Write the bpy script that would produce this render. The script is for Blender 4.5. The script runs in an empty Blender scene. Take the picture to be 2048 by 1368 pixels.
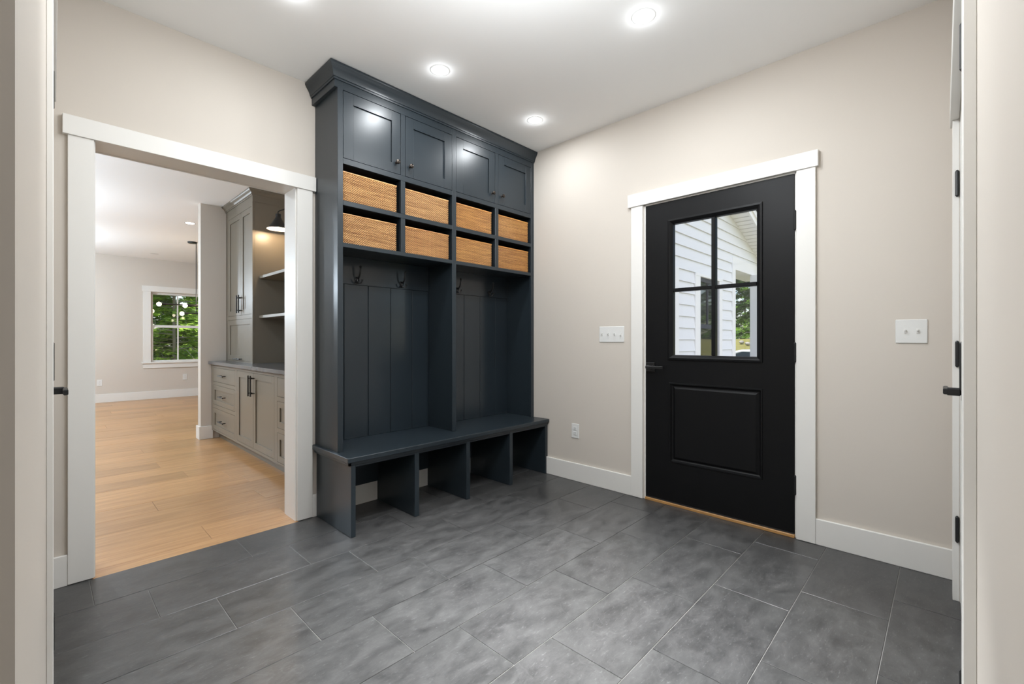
import bpy, bmesh, math, random
from mathutils import Vector
R = random.Random(7)
SC = bpy.context.scene
COL = SC.collection
PI = math.pi

# ------------------------------------------------------------------ camera, world, exposure
F_PX, HCAM = 905.39, 1.12
YAW = math.atan((1894.84 - 1024) / F_PX)
cd = bpy.data.cameras.new('camera')
cd.sensor_width = 36.0
cd.lens = 36.0 * F_PX / 2048
cd.shift_y = -4.0 / 2048
cd.clip_start = 0.005
cd.clip_end = 300
cam = bpy.data.objects.new('camera', cd)
COL.objects.link(cam)
cam.location = (0, 0, HCAM)
cam.rotation_euler = (PI / 2, 0, YAW - PI / 2)
SC.camera = cam

W = bpy.data.worlds.new('sky'); SC.world = W; W.use_nodes = True
wn = W.node_tree.nodes; wl = W.node_tree.links
wn.clear()
sky = wn.new('ShaderNodeTexSky'); sky.sky_type = 'NISHITA'; sky.sun_disc = False
sky.sun_elevation = math.radians(48); sky.sun_rotation = math.radians(200)
sky.dust_density = 1.2; sky.air_density = 1.0
bg = wn.new('ShaderNodeBackground'); bg.inputs['Strength'].default_value = 0.27
wo = wn.new('ShaderNodeOutputWorld')
wl.new(sky.outputs[0], bg.inputs['Color']); wl.new(bg.outputs[0], wo.inputs['Surface'])

sun_d = bpy.data.lights.new('sun', 'SUN'); sun_d.energy = 8.0; sun_d.angle = math.radians(6); sun_d.color = (1, .95, .86)
sun = bpy.data.objects.new('sun', sun_d); COL.objects.link(sun)
sun.rotation_euler = Vector((.36, -.12, -.92)).to_track_quat('-Z', 'Y').to_euler()

SC.view_settings.view_transform = 'Standard'
SC.view_settings.look = 'None'
SC.view_settings.gamma = 1.0
SC.view_settings.use_curve_mapping = False
SC.view_settings.exposure = -0.05
SC.cycles.use_denoising = True
SC.cycles.max_bounces = 10
SC.cycles.diffuse_bounces = 6
SC.cycles.glossy_bounces = 4
SC.cycles.transmission_bounces = 6
SC.cycles.transparent_max_bounces = 12
SC.cycles.sample_clamp_indirect = 6.0
SC.cycles.caustics_reflective = False
SC.cycles.caustics_refractive = False

P_DOWN, P_GLOW = 6.5, .42          # watts of each recessed lamp in the entry: downward, and from its proud lens
P_FAR = 8.0  # watts of each added recessed lamp in the far room
P_PEND = (62.0, 105.0, 170.0)  # watts of the added globe pendants
P_MID = 44.0  # watts of the added entry lantern
COOL = (.76, .885, 1.0)
WARM = (.92, .965, 1.0)

# ------------------------------------------------------------------ helpers
WLOC = {}
class MB:
    """collects shapes in world (or mapped) coordinates; build() links them as ONE mesh object"""
    def __init__(s, m=None):
        s.v = []; s.f = []; s.m = m
    def add(s, vs, fs):
        o = len(s.v)
        if s.m: vs = [s.m(*p) for p in vs]
        s.v += [tuple(p) for p in vs]; s.f += [tuple(i + o for i in f) for f in fs]
        return s
    def box(s, a0, a1, b0, b1, n0, n1, c=0.0):
        a0, a1 = min(a0, a1), max(a0, a1); b0, b1 = min(b0, b1), max(b0, b1); n0, n1 = min(n0, n1), max(n0, n1)
        c = min(c, (a1 - a0) * .45, (b1 - b0) * .45, (n1 - n0) * .45)
        if c <= 0:
            vs = [(x, y, z) for x in (a0, a1) for y in (b0, b1) for z in (n0, n1)]
            return s.add(vs, [(0, 1, 3, 2), (4, 6, 7, 5), (0, 4, 5, 1), (2, 3, 7, 6), (0, 2, 6, 4), (1, 5, 7, 3)])
        L = ((a0, a1), (b0, b1), (n0, n1)); vs = []; idx = {}
        for i in (0, 1):
            for j in (0, 1):
                for k in (0, 1):
                    sg = (1 if i == 0 else -1, 1 if j == 0 else -1, 1 if k == 0 else -1)
                    p = (L[0][i], L[1][j], L[2][k])
                    for ax in range(3):
                        q = [p[t] + (0 if t == ax else sg[t] * c) for t in range(3)]
                        idx[(i, j, k, ax)] = len(vs); vs.append(tuple(q))
        g = lambda *t: idx[t]
        fs = []
        for e in (0, 1):
            fs.append((g(e,0,0,0), g(e,1,0,0), g(e,1,1,0), g(e,0,1,0)))
            fs.append((g(0,e,0,1), g(1,e,0,1), g(1,e,1,1), g(0,e,1,1)))
            fs.append((g(0,0,e,2), g(1,0,e,2), g(1,1,e,2), g(0,1,e,2)))
        for i in (0, 1):
            for j in (0, 1):
                fs.append((g(i,j,0,0), g(i,j,1,0), g(i,j,1,1), g(i,j,0,1)))
                fs.append((g(i,0,j,0), g(i,1,j,0), g(i,1,j,2), g(i,0,j,2)))
                fs.append((g(0,i,j,1), g(1,i,j,1), g(1,i,j,2), g(0,i,j,2)))
                for k in (0, 1): fs.append((g(i,j,k,0), g(i,j,k,1), g(i,j,k,2)))
        return s.add(vs, fs)
    def tube(s, pts, r, n=10, cap=True):
        pts = [Vector(p) for p in pts]; N = len(pts)
        rs = r if isinstance(r, (list, tuple)) else [r] * N
        vs = []; up = None
        for i, p in enumerate(pts):
            t = (pts[min(i + 1, N - 1)] - pts[max(i - 1, 0)]).normalized()
            if up is None:
                up = Vector((0, 0, 1)) if abs(t.z) < .9 else Vector((1, 0, 0))
            u = t.cross(up).normalized(); w = u.cross(t).normalized(); up = w
            for k in range(n):
                a = 2 * PI * k / n
                vs.append(tuple(p + (u * math.cos(a) + w * math.sin(a)) * rs[i]))
        fs = [(i * n + k, i * n + (k + 1) % n, (i + 1) * n + (k + 1) % n, (i + 1) * n + k) for i in range(N - 1) for k in range(n)]
        if cap: fs += [tuple(range(n)), tuple((N - 1) * n + k for k in range(n))]
        return s.add(vs, fs)
    def lathe(s, prof, c, ax=2, n=20, close=True):
        """prof: (radius, height along axis)"""
        vs = []; fs = []
        for r, h in prof:
            for k in range(n):
                a = 2 * PI * k / n
                q = [r * math.cos(a), r * math.sin(a)]
                p = [0, 0, 0]; o = [t for t in (0, 1, 2) if t != ax]
                p[o[0]] = c[o[0]] + q[0]; p[o[1]] = c[o[1]] + q[1]; p[ax] = c[ax] + h
                vs.append(tuple(p))
        for i in range(len(prof) - 1):
            for k in range(n):
                fs.append((i * n + k, i * n + (k + 1) % n, (i + 1) * n + (k + 1) % n, (i + 1) * n + k))
        if close: fs += [tuple(range(n)), tuple((len(prof) - 1) * n + k for k in range(n))]
        return s.add(vs, fs)
    def ball(s, c, r, n=14, m=8, sc=(1, 1, 1)):
        vs = []; fs = []
        for i in range(m + 1):
            th = PI * i / m
            for k in range(n):
                a = 2 * PI * k / n
                vs.append((c[0] + r * sc[0] * math.sin(th) * math.cos(a), c[1] + r * sc[1] * math.sin(th) * math.sin(a), c[2] + r * sc[2] * math.cos(th)))
        for i in range(m):
            for k in range(n):
                fs.append((i * n + k, i * n + (k + 1) % n, (i + 1) * n + (k + 1) % n, (i + 1) * n + k))
        return s.add(vs, fs)
    def frame(s, a0, a1, b0, b1, prof):
        """moulding swept round the inside of a rectangle; prof: (inset, n)"""
        vs = []; fs = []; N = len(prof)
        for i, n_ in prof:
            vs += [(a0 + i, b0 + i, n_), (a1 - i, b0 + i, n_), (a1 - i, b1 - i, n_), (a0 + i, b1 - i, n_)]
        for j in range(N - 1):
            for k in range(4):
                fs.append((j * 4 + k, j * 4 + (k + 1) % 4, (j + 1) * 4 + (k + 1) % 4, (j + 1) * 4 + k))
        return s.add(vs, fs)
    def prism(s, poly, n0, n1):
        """polygon in (a, b) extruded along n"""
        k = len(poly)
        vs = [(a, b, n0) for a, b in poly] + [(a, b, n1) for a, b in poly]
        fs = [tuple(range(k)), tuple(range(k, 2 * k))] + [(i, (i + 1) % k, k + (i + 1) % k, k + i) for i in range(k)]
        return s.add(vs, fs)
    def sweep(s, path, nrm, prof):
        """profile (out, z) swept along a horizontal path; nrm: (nx, ny) offset at each path point"""
        vs = []; fs = []; N = len(prof)
        for (px, py), (nx, ny) in zip(path, nrm):
            vs += [(px + nx * o, py + ny * o, z) for o, z in prof]
        for i in range(len(path) - 1):
            for k in range(N - 1):
                fs.append((i * N + k, i * N + k + 1, (i + 1) * N + k + 1, (i + 1) * N + k))
        fs += [tuple(range(N)), tuple((len(path) - 1) * N + k for k in range(N))]
        return s.add(vs, fs)
    def build(s, name, mat, parent=None, smooth=False, fix=True, origin=None):
        me = bpy.data.meshes.new(name)
        off = Vector(WLOC.get(parent.name, (0, 0, 0))) if parent else Vector((0, 0, 0))
        o_ = Vector(origin) if origin else off
        me.from_pydata([tuple(Vector(p) - o_) for p in s.v], [], s.f)
        if fix:
            bm = bmesh.new(); bm.from_mesh(me); bmesh.ops.recalc_face_normals(bm, faces=bm.faces); bm.to_mesh(me); bm.free()
        if smooth:
            me.polygons.foreach_set('use_smooth', [True] * len(me.polygons))
            me.set_sharp_from_angle(angle=math.radians(40))
        me.materials.append(mat)
        ob = bpy.data.objects.new(name, me); COL.objects.link(ob)
        ob.location = o_ - off
        if parent: ob.parent = parent
        WLOC[ob.name] = tuple(o_)
        return ob

def tag(o, label, cat, group=None, kind=None):
    o['label'] = label; o['category'] = cat
    if group: o['group'] = group
    if kind: o['kind'] = kind
    return o
def thing(name, label, cat, loc=(0, 0, 0), group=None, kind=None):
    o = bpy.data.objects.new(name, None); COL.objects.link(o); o.location = loc
    o.empty_display_size = .1
    WLOC[o.name] = tuple(loc)
    return tag(o, label, cat, group, kind)
def struct(name, label, cat, mb, mat, **k):
    return tag(mb.build(name, mat, **k), label, cat, None, 'structure')
def link_copy(src, parent, loc):
    c = src.copy(); COL.objects.link(c); c.parent = parent; c.location = loc
    return c
def lamp(name, kind, loc, power, color, parent=None, size=.1, rot=None, spread=180):
    d = bpy.data.lights.new(name, kind); d.energy = power; d.color = color
    if kind == 'AREA': d.shape = 'DISK'; d.size = size; d.spread = math.radians(spread)
    else: d.shadow_soft_size = size
    o = bpy.data.objects.new(name, d); COL.objects.link(o)
    off = Vector(WLOC.get(parent.name, (0, 0, 0))) if parent else Vector((0, 0, 0))
    o.location = Vector(loc) - off
    if rot: o.rotation_euler = rot
    if parent: o.parent = parent
    return o

# ------------------------------------------------------------------ materials
def mat(name, col, rough=.5, metal=0.0, spec=.5, bump=None, coat=0.0, vary=None, emit=None):
    """col linear rgb; bump=(scale, strength, distance); vary=(scale, amount) soft tint variation"""
    m = bpy.data.materials.new(name); m.use_nodes = True
    nt = m.node_tree; N = nt.nodes; L = nt.links
    p = N['Principled BSDF']
    p.inputs['Base Color'].default_value = (*col, 1); p.inputs['Roughness'].default_value = rough
    p.inputs['Metallic'].default_value = metal; p.inputs['Specular IOR Level'].default_value = spec
    if coat: p.inputs['Coat Weight'].default_value = coat; p.inputs['Coat Roughness'].default_value = .2
    tc = N.new('ShaderNodeTexCoord')
    if vary:
        nz = N.new('ShaderNodeTexNoise'); nz.inputs['Scale'].default_value = vary[0]; nz.inputs['Detail'].default_value = 4
        L.new(tc.outputs['Object'], nz.inputs['Vector'])
        mx = N.new('ShaderNodeMix'); mx.data_type = 'RGBA'
        mx.inputs['A'].default_value = (*[c * (1 - vary[1]) for c in col], 1); mx.inputs['B'].default_value = (*[min(1, c * (1 + vary[1])) for c in col], 1)
        L.new(nz.outputs['Fac'], mx.inputs['Factor']); L.new(mx.outputs['Result'], p.inputs['Base Color'])
    if bump:
        nb = N.new('ShaderNodeTexNoise'); nb.inputs['Scale'].default_value = bump[0]; nb.inputs['Detail'].default_value = 5
        L.new(tc.outputs['Object'], nb.inputs['Vector'])
        b = N.new('ShaderNodeBump'); b.inputs['Strength'].default_value = bump[1]; b.inputs['Distance'].default_value = bump[2]
        L.new(nb.outputs['Fac'], b.inputs['Height']); L.new(b.outputs['Normal'], p.inputs['Normal'])
    if emit:
        p.inputs['Emission Color'].default_value = (*emit[0], 1); p.inputs['Emission Strength'].default_value = emit[1]
    return m

def slate_mat():
    m = bpy.data.materials.new('slate'); m.use_nodes = True
    nt = m.node_tree; N = nt.nodes; L = nt.links; p = N['Principled BSDF']
    tc = N.new('ShaderNodeTexCoord'); oi = N.new('ShaderNodeObjectInfo')
    off = N.new('ShaderNodeVectorMath'); off.operation = 'SCALE'; off.inputs['Scale'].default_value = 37.0
    cx = N.new('ShaderNodeCombineXYZ')
    L.new(oi.outputs['Random'], cx.inputs[0]); L.new(oi.outputs['Random'], cx.inputs[1]); L.new(cx.outputs[0], off.inputs[0])
    ad = N.new('ShaderNodeVectorMath'); ad.operation = 'ADD'
    L.new(tc.outputs['Object'], ad.inputs[0]); L.new(off.outputs[0], ad.inputs[1])
    mp = N.new('ShaderNodeMapping'); mp.inputs['Scale'].default_value = (2.6, 5.0, 1); mp.inputs['Rotation'].default_value = (0, 0, .3)
    L.new(ad.outputs[0], mp.inputs['Vector'])
    n1 = N.new('ShaderNodeTexNoise'); n1.inputs['Scale'].default_value = 2.4; n1.inputs['Detail'].default_value = 10; n1.inputs['Roughness'].default_value = .74; n1.inputs['Distortion'].default_value = .35
    L.new(mp.outputs[0], n1.inputs['Vector'])
    r1 = N.new('ShaderNodeValToRGB'); e = r1.color_ramp.elements
    e[0].position = .30; e[0].color = (.024, .024, .024, 1); e[1].position = .70; e[1].color = (.080, .079, .078, 1)
    L.new(n1.outputs['Fac'], r1.inputs['Fac'])
    # fine pale flecks
    n2 = N.new('ShaderNodeTexNoise'); n2.inputs['Scale'].default_value = 75; n2.inputs['Detail'].default_value = 6; n2.inputs['Roughness'].default_value = .75
    mp2 = N.new('ShaderNodeMapping'); mp2.inputs['Scale'].default_value = (.4, 1.4, 1); mp2.inputs['Rotation'].default_value = (0, 0, .5)
    L.new(ad.outputs[0], mp2.inputs['Vector']); L.new(mp2.outputs[0], n2.inputs['Vector'])
    r2 = N.new('ShaderNodeValToRGB'); e = r2.color_ramp.elements; e[0].position = .57; e[0].color = (0, 0, 0, 1); e[1].position = .72; e[1].color = (1, 1, 1, 1)
    L.new(n2.outputs['Fac'], r2.inputs['Fac'])
    # long pale veins
    n3 = N.new('ShaderNodeTexNoise'); n3.inputs['Scale'].default_value = .9; n3.inputs['Detail'].default_value = 5; n3.inputs['Distortion'].default_value = .2
    L.new(ad.outputs[0], n3.inputs['Vector'])
    s3 = N.new('ShaderNodeMath'); s3.operation = 'SUBTRACT'; s3.inputs[1].default_value = .5; L.new(n3.outputs['Fac'], s3.inputs[0])
    a3 = N.new('ShaderNodeMath'); a3.operation = 'ABSOLUTE'; L.new(s3.outputs[0], a3.inputs[0])
    r3 = N.new('ShaderNodeMapRange'); r3.inputs['From Min'].default_value = 0; r3.inputs['From Max'].default_value = .0022; r3.inputs['To Min'].default_value = .10; r3.inputs['To Max'].default_value = 0
    L.new(a3.outputs[0], r3.inputs['Value'])
    mk = N.new('ShaderNodeMath'); mk.operation = 'MULTIPLY'; L.new(r3.outputs[0], mk.inputs[0]); L.new(n1.outputs['Fac'], mk.inputs[1])
    mA = N.new('ShaderNodeMix'); mA.data_type = 'RGBA'; mA.inputs['B'].default_value = (.24, .24, .24, 1)
    f2 = N.new('ShaderNodeMath'); f2.operation = 'MULTIPLY'; f2.inputs[1].default_value = .38; L.new(r2.outputs[0], f2.inputs[0])
    L.new(f2.outputs[0], mA.inputs['Factor']); L.new(r1.outputs[0], mA.inputs['A'])
    mB = N.new('ShaderNodeMix'); mB.data_type = 'RGBA'; mB.inputs['B'].default_value = (.27, .265, .26, 1)
    L.new(mk.outputs[0], mB.inputs['Factor']); L.new(mA.outputs['Result'], mB.inputs['A'])
    hv = N.new('ShaderNodeHueSaturation'); mr = N.new('ShaderNodeMapRange'); mr.inputs['To Min'].default_value = .92; mr.inputs['To Max'].default_value = 1.08
    L.new(oi.outputs['Random'], mr.inputs['Value']); L.new(mr.outputs[0], hv.inputs['Value']); L.new(mB.outputs['Result'], hv.inputs['Color'])
    L.new(hv.outputs[0], p.inputs['Base Color'])
    rr = N.new('ShaderNodeMapRange'); rr.inputs['To Min'].default_value = .24; rr.inputs['To Max'].default_value = .44
    L.new(n1.outputs['Fac'], rr.inputs['Value']); L.new(rr.outputs[0], p.inputs['Roughness'])
    p.inputs['Specular IOR Level'].default_value = .5
    b = N.new('ShaderNodeBump'); b.inputs['Strength'].default_value = .25; b.inputs['Distance'].default_value = .002
    sm = N.new('ShaderNodeMath'); sm.operation = 'ADD'; L.new(n1.outputs['Fac'], sm.inputs[0]); 
    q = N.new('ShaderNodeMath'); q.operation = 'MULTIPLY'; q.inputs[1].default_value = .3; L.new(n2.outputs['Fac'], q.inputs[0]); L.new(q.outputs[0], sm.inputs[1])
    L.new(sm.outputs[0], b.inputs['Height']); L.new(b.outputs['Normal'], p.inputs['Normal'])
    return m

def oak_mat(name, base, dark, long_axis='x', rough=.38):
    m = bpy.data.materials.new(name); m.use_nodes = True
    nt = m.node_tree; N = nt.nodes; L = nt.links; p = N['Principled BSDF']
    tc = N.new('ShaderNodeTexCoord'); oi = N.new('ShaderNodeObjectInfo')
    cx = N.new('ShaderNodeCombineXYZ'); L.new(oi.outputs['Random'], cx.inputs[0]); L.new(oi.outputs['Random'], cx.inputs[1])
    off = N.new('ShaderNodeVectorMath'); off.operation = 'SCALE'; off.inputs['Scale'].default_value = 53.0; L.new(cx.outputs[0], off.inputs[0])
    ad = N.new('ShaderNodeVectorMath'); ad.operation = 'ADD'; L.new(tc.outputs['Object'], ad.inputs[0]); L.new(off.outputs[0], ad.inputs[1])
    mp = N.new('ShaderNodeMapping'); mp.inputs['Scale'].default_value = (1.2, 16, 1) if long_axis == 'x' else (16, 1.2, 1)
    L.new(ad.outputs[0], mp.inputs['Vector'])
    n1 = N.new('ShaderNodeTexNoise'); n1.inputs['Scale'].default_value = 2.2; n1.inputs['Detail'].default_value = 7; n1.inputs['Roughness'].default_value = .6; n1.inputs['Distortion'].default_value = .8
    L.new(mp.outputs[0], n1.inputs['Vector'])
    r = N.new('ShaderNodeValToRGB'); e = r.color_ramp.elements; e[0].position = .28; e[0].color = (*dark, 1); e[1].position = .62; e[1].color = (*base, 1)
    L.new(n1.outputs['Fac'], r.inputs['Fac'])
    nk = N.new('ShaderNodeTexVoronoi'); nk.inputs['Scale'].default_value = 1.7; mpk = N.new('ShaderNodeMapping'); mpk.inputs['Scale'].default_value = (.7, 2.2, 1)
    L.new(ad.outputs[0], mpk.inputs['Vector']); L.new(mpk.outputs[0], nk.inputs['Vector'])
    rk = N.new('ShaderNodeMapRange'); rk.inputs['From Min'].default_value = .015; rk.inputs['From Max'].default_value = .06; rk.inputs['To Min'].default_value = .75; rk.inputs['To Max'].default_value = 0
    L.new(nk.outputs['Distance'], rk.inputs['Value'])
    mx = N.new('ShaderNodeMix'); mx.data_type = 'RGBA'; mx.inputs['B'].default_value = (dark[0] * .35, dark[1] * .3, dark[2] * .28, 1)
    L.new(rk.outputs[0], mx.inputs['Factor']); L.new(r.outputs[0], mx.inputs['A'])
    hv = N.new('ShaderNodeHueSaturation'); mr = N.new('ShaderNodeMapRange'); mr.inputs['To Min'].default_value = .86; mr.inputs['To Max'].default_value = 1.12
    L.new(oi.outputs['Random'], mr.inputs['Value']); L.new(mr.outputs[0], hv.inputs['Value']); L.new(mx.outputs['Result'], hv.inputs['Color'])
    L.new(hv.outputs[0], p.inputs['Base Color'])
    p.inputs['Roughness'].default_value = rough
    b = N.new('ShaderNodeBump'); b.inputs['Strength'].default_value = .15; b.inputs['Distance'].default_value = .001
    L.new(n1.outputs['Fac'], b.inputs['Height']); L.new(b.outputs['Normal'], p.inputs['Normal'])
    return m

def rattan_mat():
    m = bpy.data.materials.new('rattan'); m.use_nodes = True
    nt = m.node_tree; N = nt.nodes; L = nt.links; p = N['Principled BSDF']
    tc = N.new('ShaderNodeTexCoord'); oi = N.new('ShaderNodeObjectInfo')
    mp = N.new('ShaderNodeMapping'); mp.inputs['Scale'].default_value = (5, 5, 150)
    ad = N.new('ShaderNodeVectorMath'); ad.operation = 'ADD'
    cx = N.new('ShaderNodeCombineXYZ'); sc = N.new('ShaderNodeMath'); sc.operation = 'MULTIPLY'; sc.inputs[1].default_value = 31
    L.new(oi.outputs['Random'], sc.inputs[0]); L.new(sc.outputs[0], cx.inputs[0]); L.new(sc.outputs[0], cx.inputs[2])
    L.new(tc.outputs['Object'], ad.inputs[0]); L.new(cx.outputs[0], ad.inputs[1]); L.new(ad.outputs[0], mp.inputs['Vector'])
    n1 = N.new('ShaderNodeTexNoise'); n1.inputs['Scale'].default_value = 1.0; n1.inputs['Detail'].default_value = 4; n1.inputs['Roughness'].default_value = .7
    L.new(mp.outputs[0], n1.inputs['Vector'])
    r = N.new('ShaderNodeValToRGB'); e = r.color_ramp.elements; e[0].position = .3; e[0].color = (.30, .125, .040, 1); e[1].position = .68; e[1].color = (.78, .46, .19, 1)
    L.new(n1.outputs['Fac'], r.inputs['Fac'])
    hv = N.new('ShaderNodeHueSaturation'); L.new(r.outputs[0], hv.inputs['Color'])
    ml = N.new('ShaderNodeMix'); ml.data_type = 'RGBA'; ml.blend_type = 'MULTIPLY'; ml.inputs['Factor'].default_value = 1
    L.new(hv.outputs[0], ml.inputs['A']); L.new(oi.outputs['Color'], ml.inputs['B'])
    L.new(ml.outputs['Result'], p.inputs['Base Color']); p.inputs['Roughness'].default_value = .5
    return m

def glass_mat(name, tint=(1, 1, 1)):
    m = bpy.data.materials.new(name); m.use_nodes = True
    nt = m.node_tree; N = nt.nodes; L = nt.links; N.clear()
    o = N.new('ShaderNodeOutputMaterial'); t = N.new('ShaderNodeBsdfTransparent'); t.inputs['Color'].default_value = (*tint, 1)
    g = N.new('ShaderNodeBsdfGlossy'); g.inputs['Roughness'].default_value = 0.0
    lw = N.new('ShaderNodeLayerWeight'); lw.inputs['Blend'].default_value = .5
    pw = N.new('ShaderNodeMath'); pw.operation = 'POWER'; pw.inputs[1].default_value = 5.0; L.new(lw.outputs['Facing'], pw.inputs[0])
    ma = N.new('ShaderNodeMath'); ma.operation = 'MULTIPLY_ADD'; ma.inputs[1].default_value = .92; ma.inputs[2].default_value = .035; L.new(pw.outputs[0], ma.inputs[0])
    mx = N.new('ShaderNodeMixShader'); L.new(ma.outputs[0], mx.inputs[0])
    L.new(t.outputs[0], mx.inputs[1]); L.new(g.outputs[0], mx.inputs[2]); L.new(mx.outputs[0], o.inputs['Surface'])
    return m

def glow_mat(name, col, strength):
    m = bpy.data.materials.new(name); m.use_nodes = True
    N = m.node_tree.nodes; L = m.node_tree.links; N.clear()
    o = N.new('ShaderNodeOutputMaterial'); e = N.new('ShaderNodeEmission'); e.inputs['Color'].default_value = (*col, 1); e.inputs['Strength'].default_value = strength
    L.new(e.outputs[0], o.inputs['Surface'])
    return m

def leaf_mat(name, c0, c1, scale=2.5):
    m = bpy.data.materials.new(name); m.use_nodes = True
    N = m.node_tree.nodes; L = m.node_tree.links; p = N['Principled BSDF']
    tc = N.new('ShaderNodeTexCoord'); n = N.new('ShaderNodeTexNoise'); n.inputs['Scale'].default_value = scale; n.inputs['Detail'].default_value = 6
    L.new(tc.outputs['Object'], n.inputs['Vector'])
    r = N.new('ShaderNodeValToRGB'); e = r.color_ramp.elements; e[0].position = .33; e[0].color = (*c0, 1); e[1].position = .66; e[1].color = (*c1, 1)
    L.new(n.outputs['Fac'], r.inputs['Fac']); L.new(r.outputs[0], p.inputs['Base Color'])
    p.inputs['Roughness'].default_value = .7; p.inputs['Specular IOR Level'].default_value = .2
    tr = N.new('ShaderNodeBsdfTranslucent'); L.new(r.outputs[0], tr.inputs['Color'])
    mx = N.new('ShaderNodeMixShader'); mx.inputs[0].default_value = .35
    L.new(p.outputs[0], mx.inputs[1]); L.new(tr.outputs[0], mx.inputs[2])
    L.new(mx.outputs[0], N['Material Output'].inputs['Surface'])
    return m

M = dict(
    wall=mat('wall_paint', (.585, .537, .482), .62, spec=.25, bump=(260, .05, .001)),
    ceil=mat('ceiling_paint', (.92, .92, .915), .75, spec=.2, bump=(200, .05, .001)),
    trim=mat('trim_paint', (.735, .72, .69), .38, spec=.4),
    plastic=mat('white_plastic', (.70, .70, .685), .3),
    slate=slate_mat(), grout=mat('grout', (.235, .228, .215), .9, bump=(400, .3, .001)),
    oak=oak_mat('oak_plank', (.48, .270, .122), (.33, .170, .068), rough=.30),
    oakthr=oak_mat('oak_threshold', (.50, .27, .095), (.34, .17, .055), 'y'),
    navy=mat('locker_paint', (.0165, .0238, .0300), .335, spec=.5, bump=(60, .10, .0012), vary=(3, .06)),
    navy_gloss=mat('locker_board_paint', (.0165, .0238, .0300), .20, spec=.6, bump=(24, .12, .002)),
    black=mat('door_paint', (.0050, .0051, .0056), .42, spec=.16, bump=(160, .05, .0006)),
    blackmetal=mat('black_metal', (.006, .006, .0065), .42, metal=.0, spec=.5),
    bronze=mat('dark_bronze', (.055, .045, .038), .3, metal=.9),
    taupe=mat('taupe_paint', (.172, .150, .116), .36, spec=.45, vary=(2, .03)),
    stone=mat('counter_stone', (.085, .085, .088), .22, vary=(9, .35)),
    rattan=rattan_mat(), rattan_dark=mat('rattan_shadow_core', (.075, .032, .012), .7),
    glass=glass_mat('window_glass'),
    bulb=glow_mat('lit_bulb', (1, .86, .62), 14),
    lens=glow_mat('lit_lens', (1, .97, .92), 12),
    globe=glass_mat('opal_globe'),
    shade_in=mat('shade_enamel', (.80, .76, .68), .4),
    siding=mat('white_siding', (.78, .79, .80), .6, bump=(60, .12, .002)),
    exttrim=mat('exterior_trim', (.84, .84, .83), .5),
    roof=mat('dark_shingle', (.03, .035, .045), .9, bump=(40, .6, .01)),
    wglass=mat('dark_window_glass', (.01, .014, .012), .03, spec=.9),
    leafA=leaf_mat('bright_needles', (.10, .24, .03), (.55, .78, .13)),
    leafB=leaf_mat('dark_needles', (.04, .12, .02), (.24, .42, .06), 1.2),
    bark=mat('bark', (.34, .31, .28), .9, bump=(30, .6, .01), vary=(6, .3)),
    grass=mat('grass', (.20, .19, .055), .95, bump=(20, .8, .05), vary=(.8, .45)),
    deck=mat('porch_deck', (.30, .29, .28), .8),
    rock=mat('pale_rock', (.30, .29, .27), .9),
    carpaint=mat('car_paint', (.62, .66, .70), .2, coat=.6),
    carglass=mat('car_glass', (.02, .035, .05), .04, spec=.8),
    tyre=mat('tyre', (.01, .01, .01), .8),
    dark=mat('dark_slot', (.02, .02, .02), .7),
)

# ------------------------------------------------------------------ main dimensions (metres; camera stands at x=0, y=0)
YA, YA2 = 2.905, 3.067          # wall with the cased opening and the locker
XB, XB2 = 2.958, 3.12           # wall with the black door
ZC, ZCF = 2.738, 2.66           # ceilings: entry, room beyond
YF = 10.9                       # far wall of the room beyond
# opening in the back wall
OX0, OX1, OZ = .165, 1.10, 2.062
# black door opening
DY0, DY1, DZ = .612, 1.546, 2.075
# slightly out-of-square front and left walls: plan line of the wall face
def CY(x): return -.045 + .0055 * (x - 1.36)        # front wall face (faces +y)
def DX(y): return .0084 + .012 * (y - 1.68)         # left wall face (faces +x)
mC = lambda a, b, n: (a, CY(a) + n, b)              # a = x, b = z, n out of the wall
mD = lambda a, b, n: (DX(a) + n, a, b)              # a = y, b = z
mB = lambda a, b, n: (XB - n, a, b)                 # a = y
mA = lambda a, b, n: (a, YA - n, b)                 # a = x

# ================================================================== STRUCTURE
# --- slate floor: grout bed + tiles
floor = struct('floor', 'dark slate tile floor of the entry room with pale grout joints', 'floor',
               MB().box(-1.4, XB2, -1.4, 2.885, -.06, -.003), M['grout'])
joint = {0: 1.742, 1: 1.537, 2: 1.33, 3: 1.131, 4: .93, 5: .724, 6: .527, 7: .332, 8: .155}
PER, GAP, RS = .603, .003, .303
tile_cache = {}
def tile(x0, x1, y0, y1):
    key = (round(x1 - x0, 4), round(y1 - y0, 4))
    cx_, cy_ = (x0 + x1) / 2, (y0 + y1) / 2
    if key not in tile_cache:
        w, h = (x1 - x0) / 2, (y1 - y0) / 2
        o = MB().box(-w, w, -h, h, -.009, 0, .0007).build('tile', M['slate'])
        o.parent = floor; o.location = (cx_, cy_, R.uniform(-.0004, .0003)); tile_cache[key] = o
    else:
        link_copy(tile_cache[key], floor, (cx_, cy_, R.uniform(-.0004, .0003)))
for k in range(-5, 9):
    y0 = .168 + RS * k; y1 = y0 + RS
    if k == 8: y1 = 2.885 + GAP / 2
    j = joint.get(k, 1.742 - .2014 * k)
    while j > -1.4: j -= PER
    while j < XB:
        x0, x1 = max(j, -1.4), min(j + PER, XB + .01)
        yy0 = max(y0, -1.4)
        if x1 - x0 > .02 and y1 - yy0 > .02: tile(x0 + GAP / 2, x1 - GAP / 2, yy0 + GAP / 2, y1 - GAP / 2)
        j += PER
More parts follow.
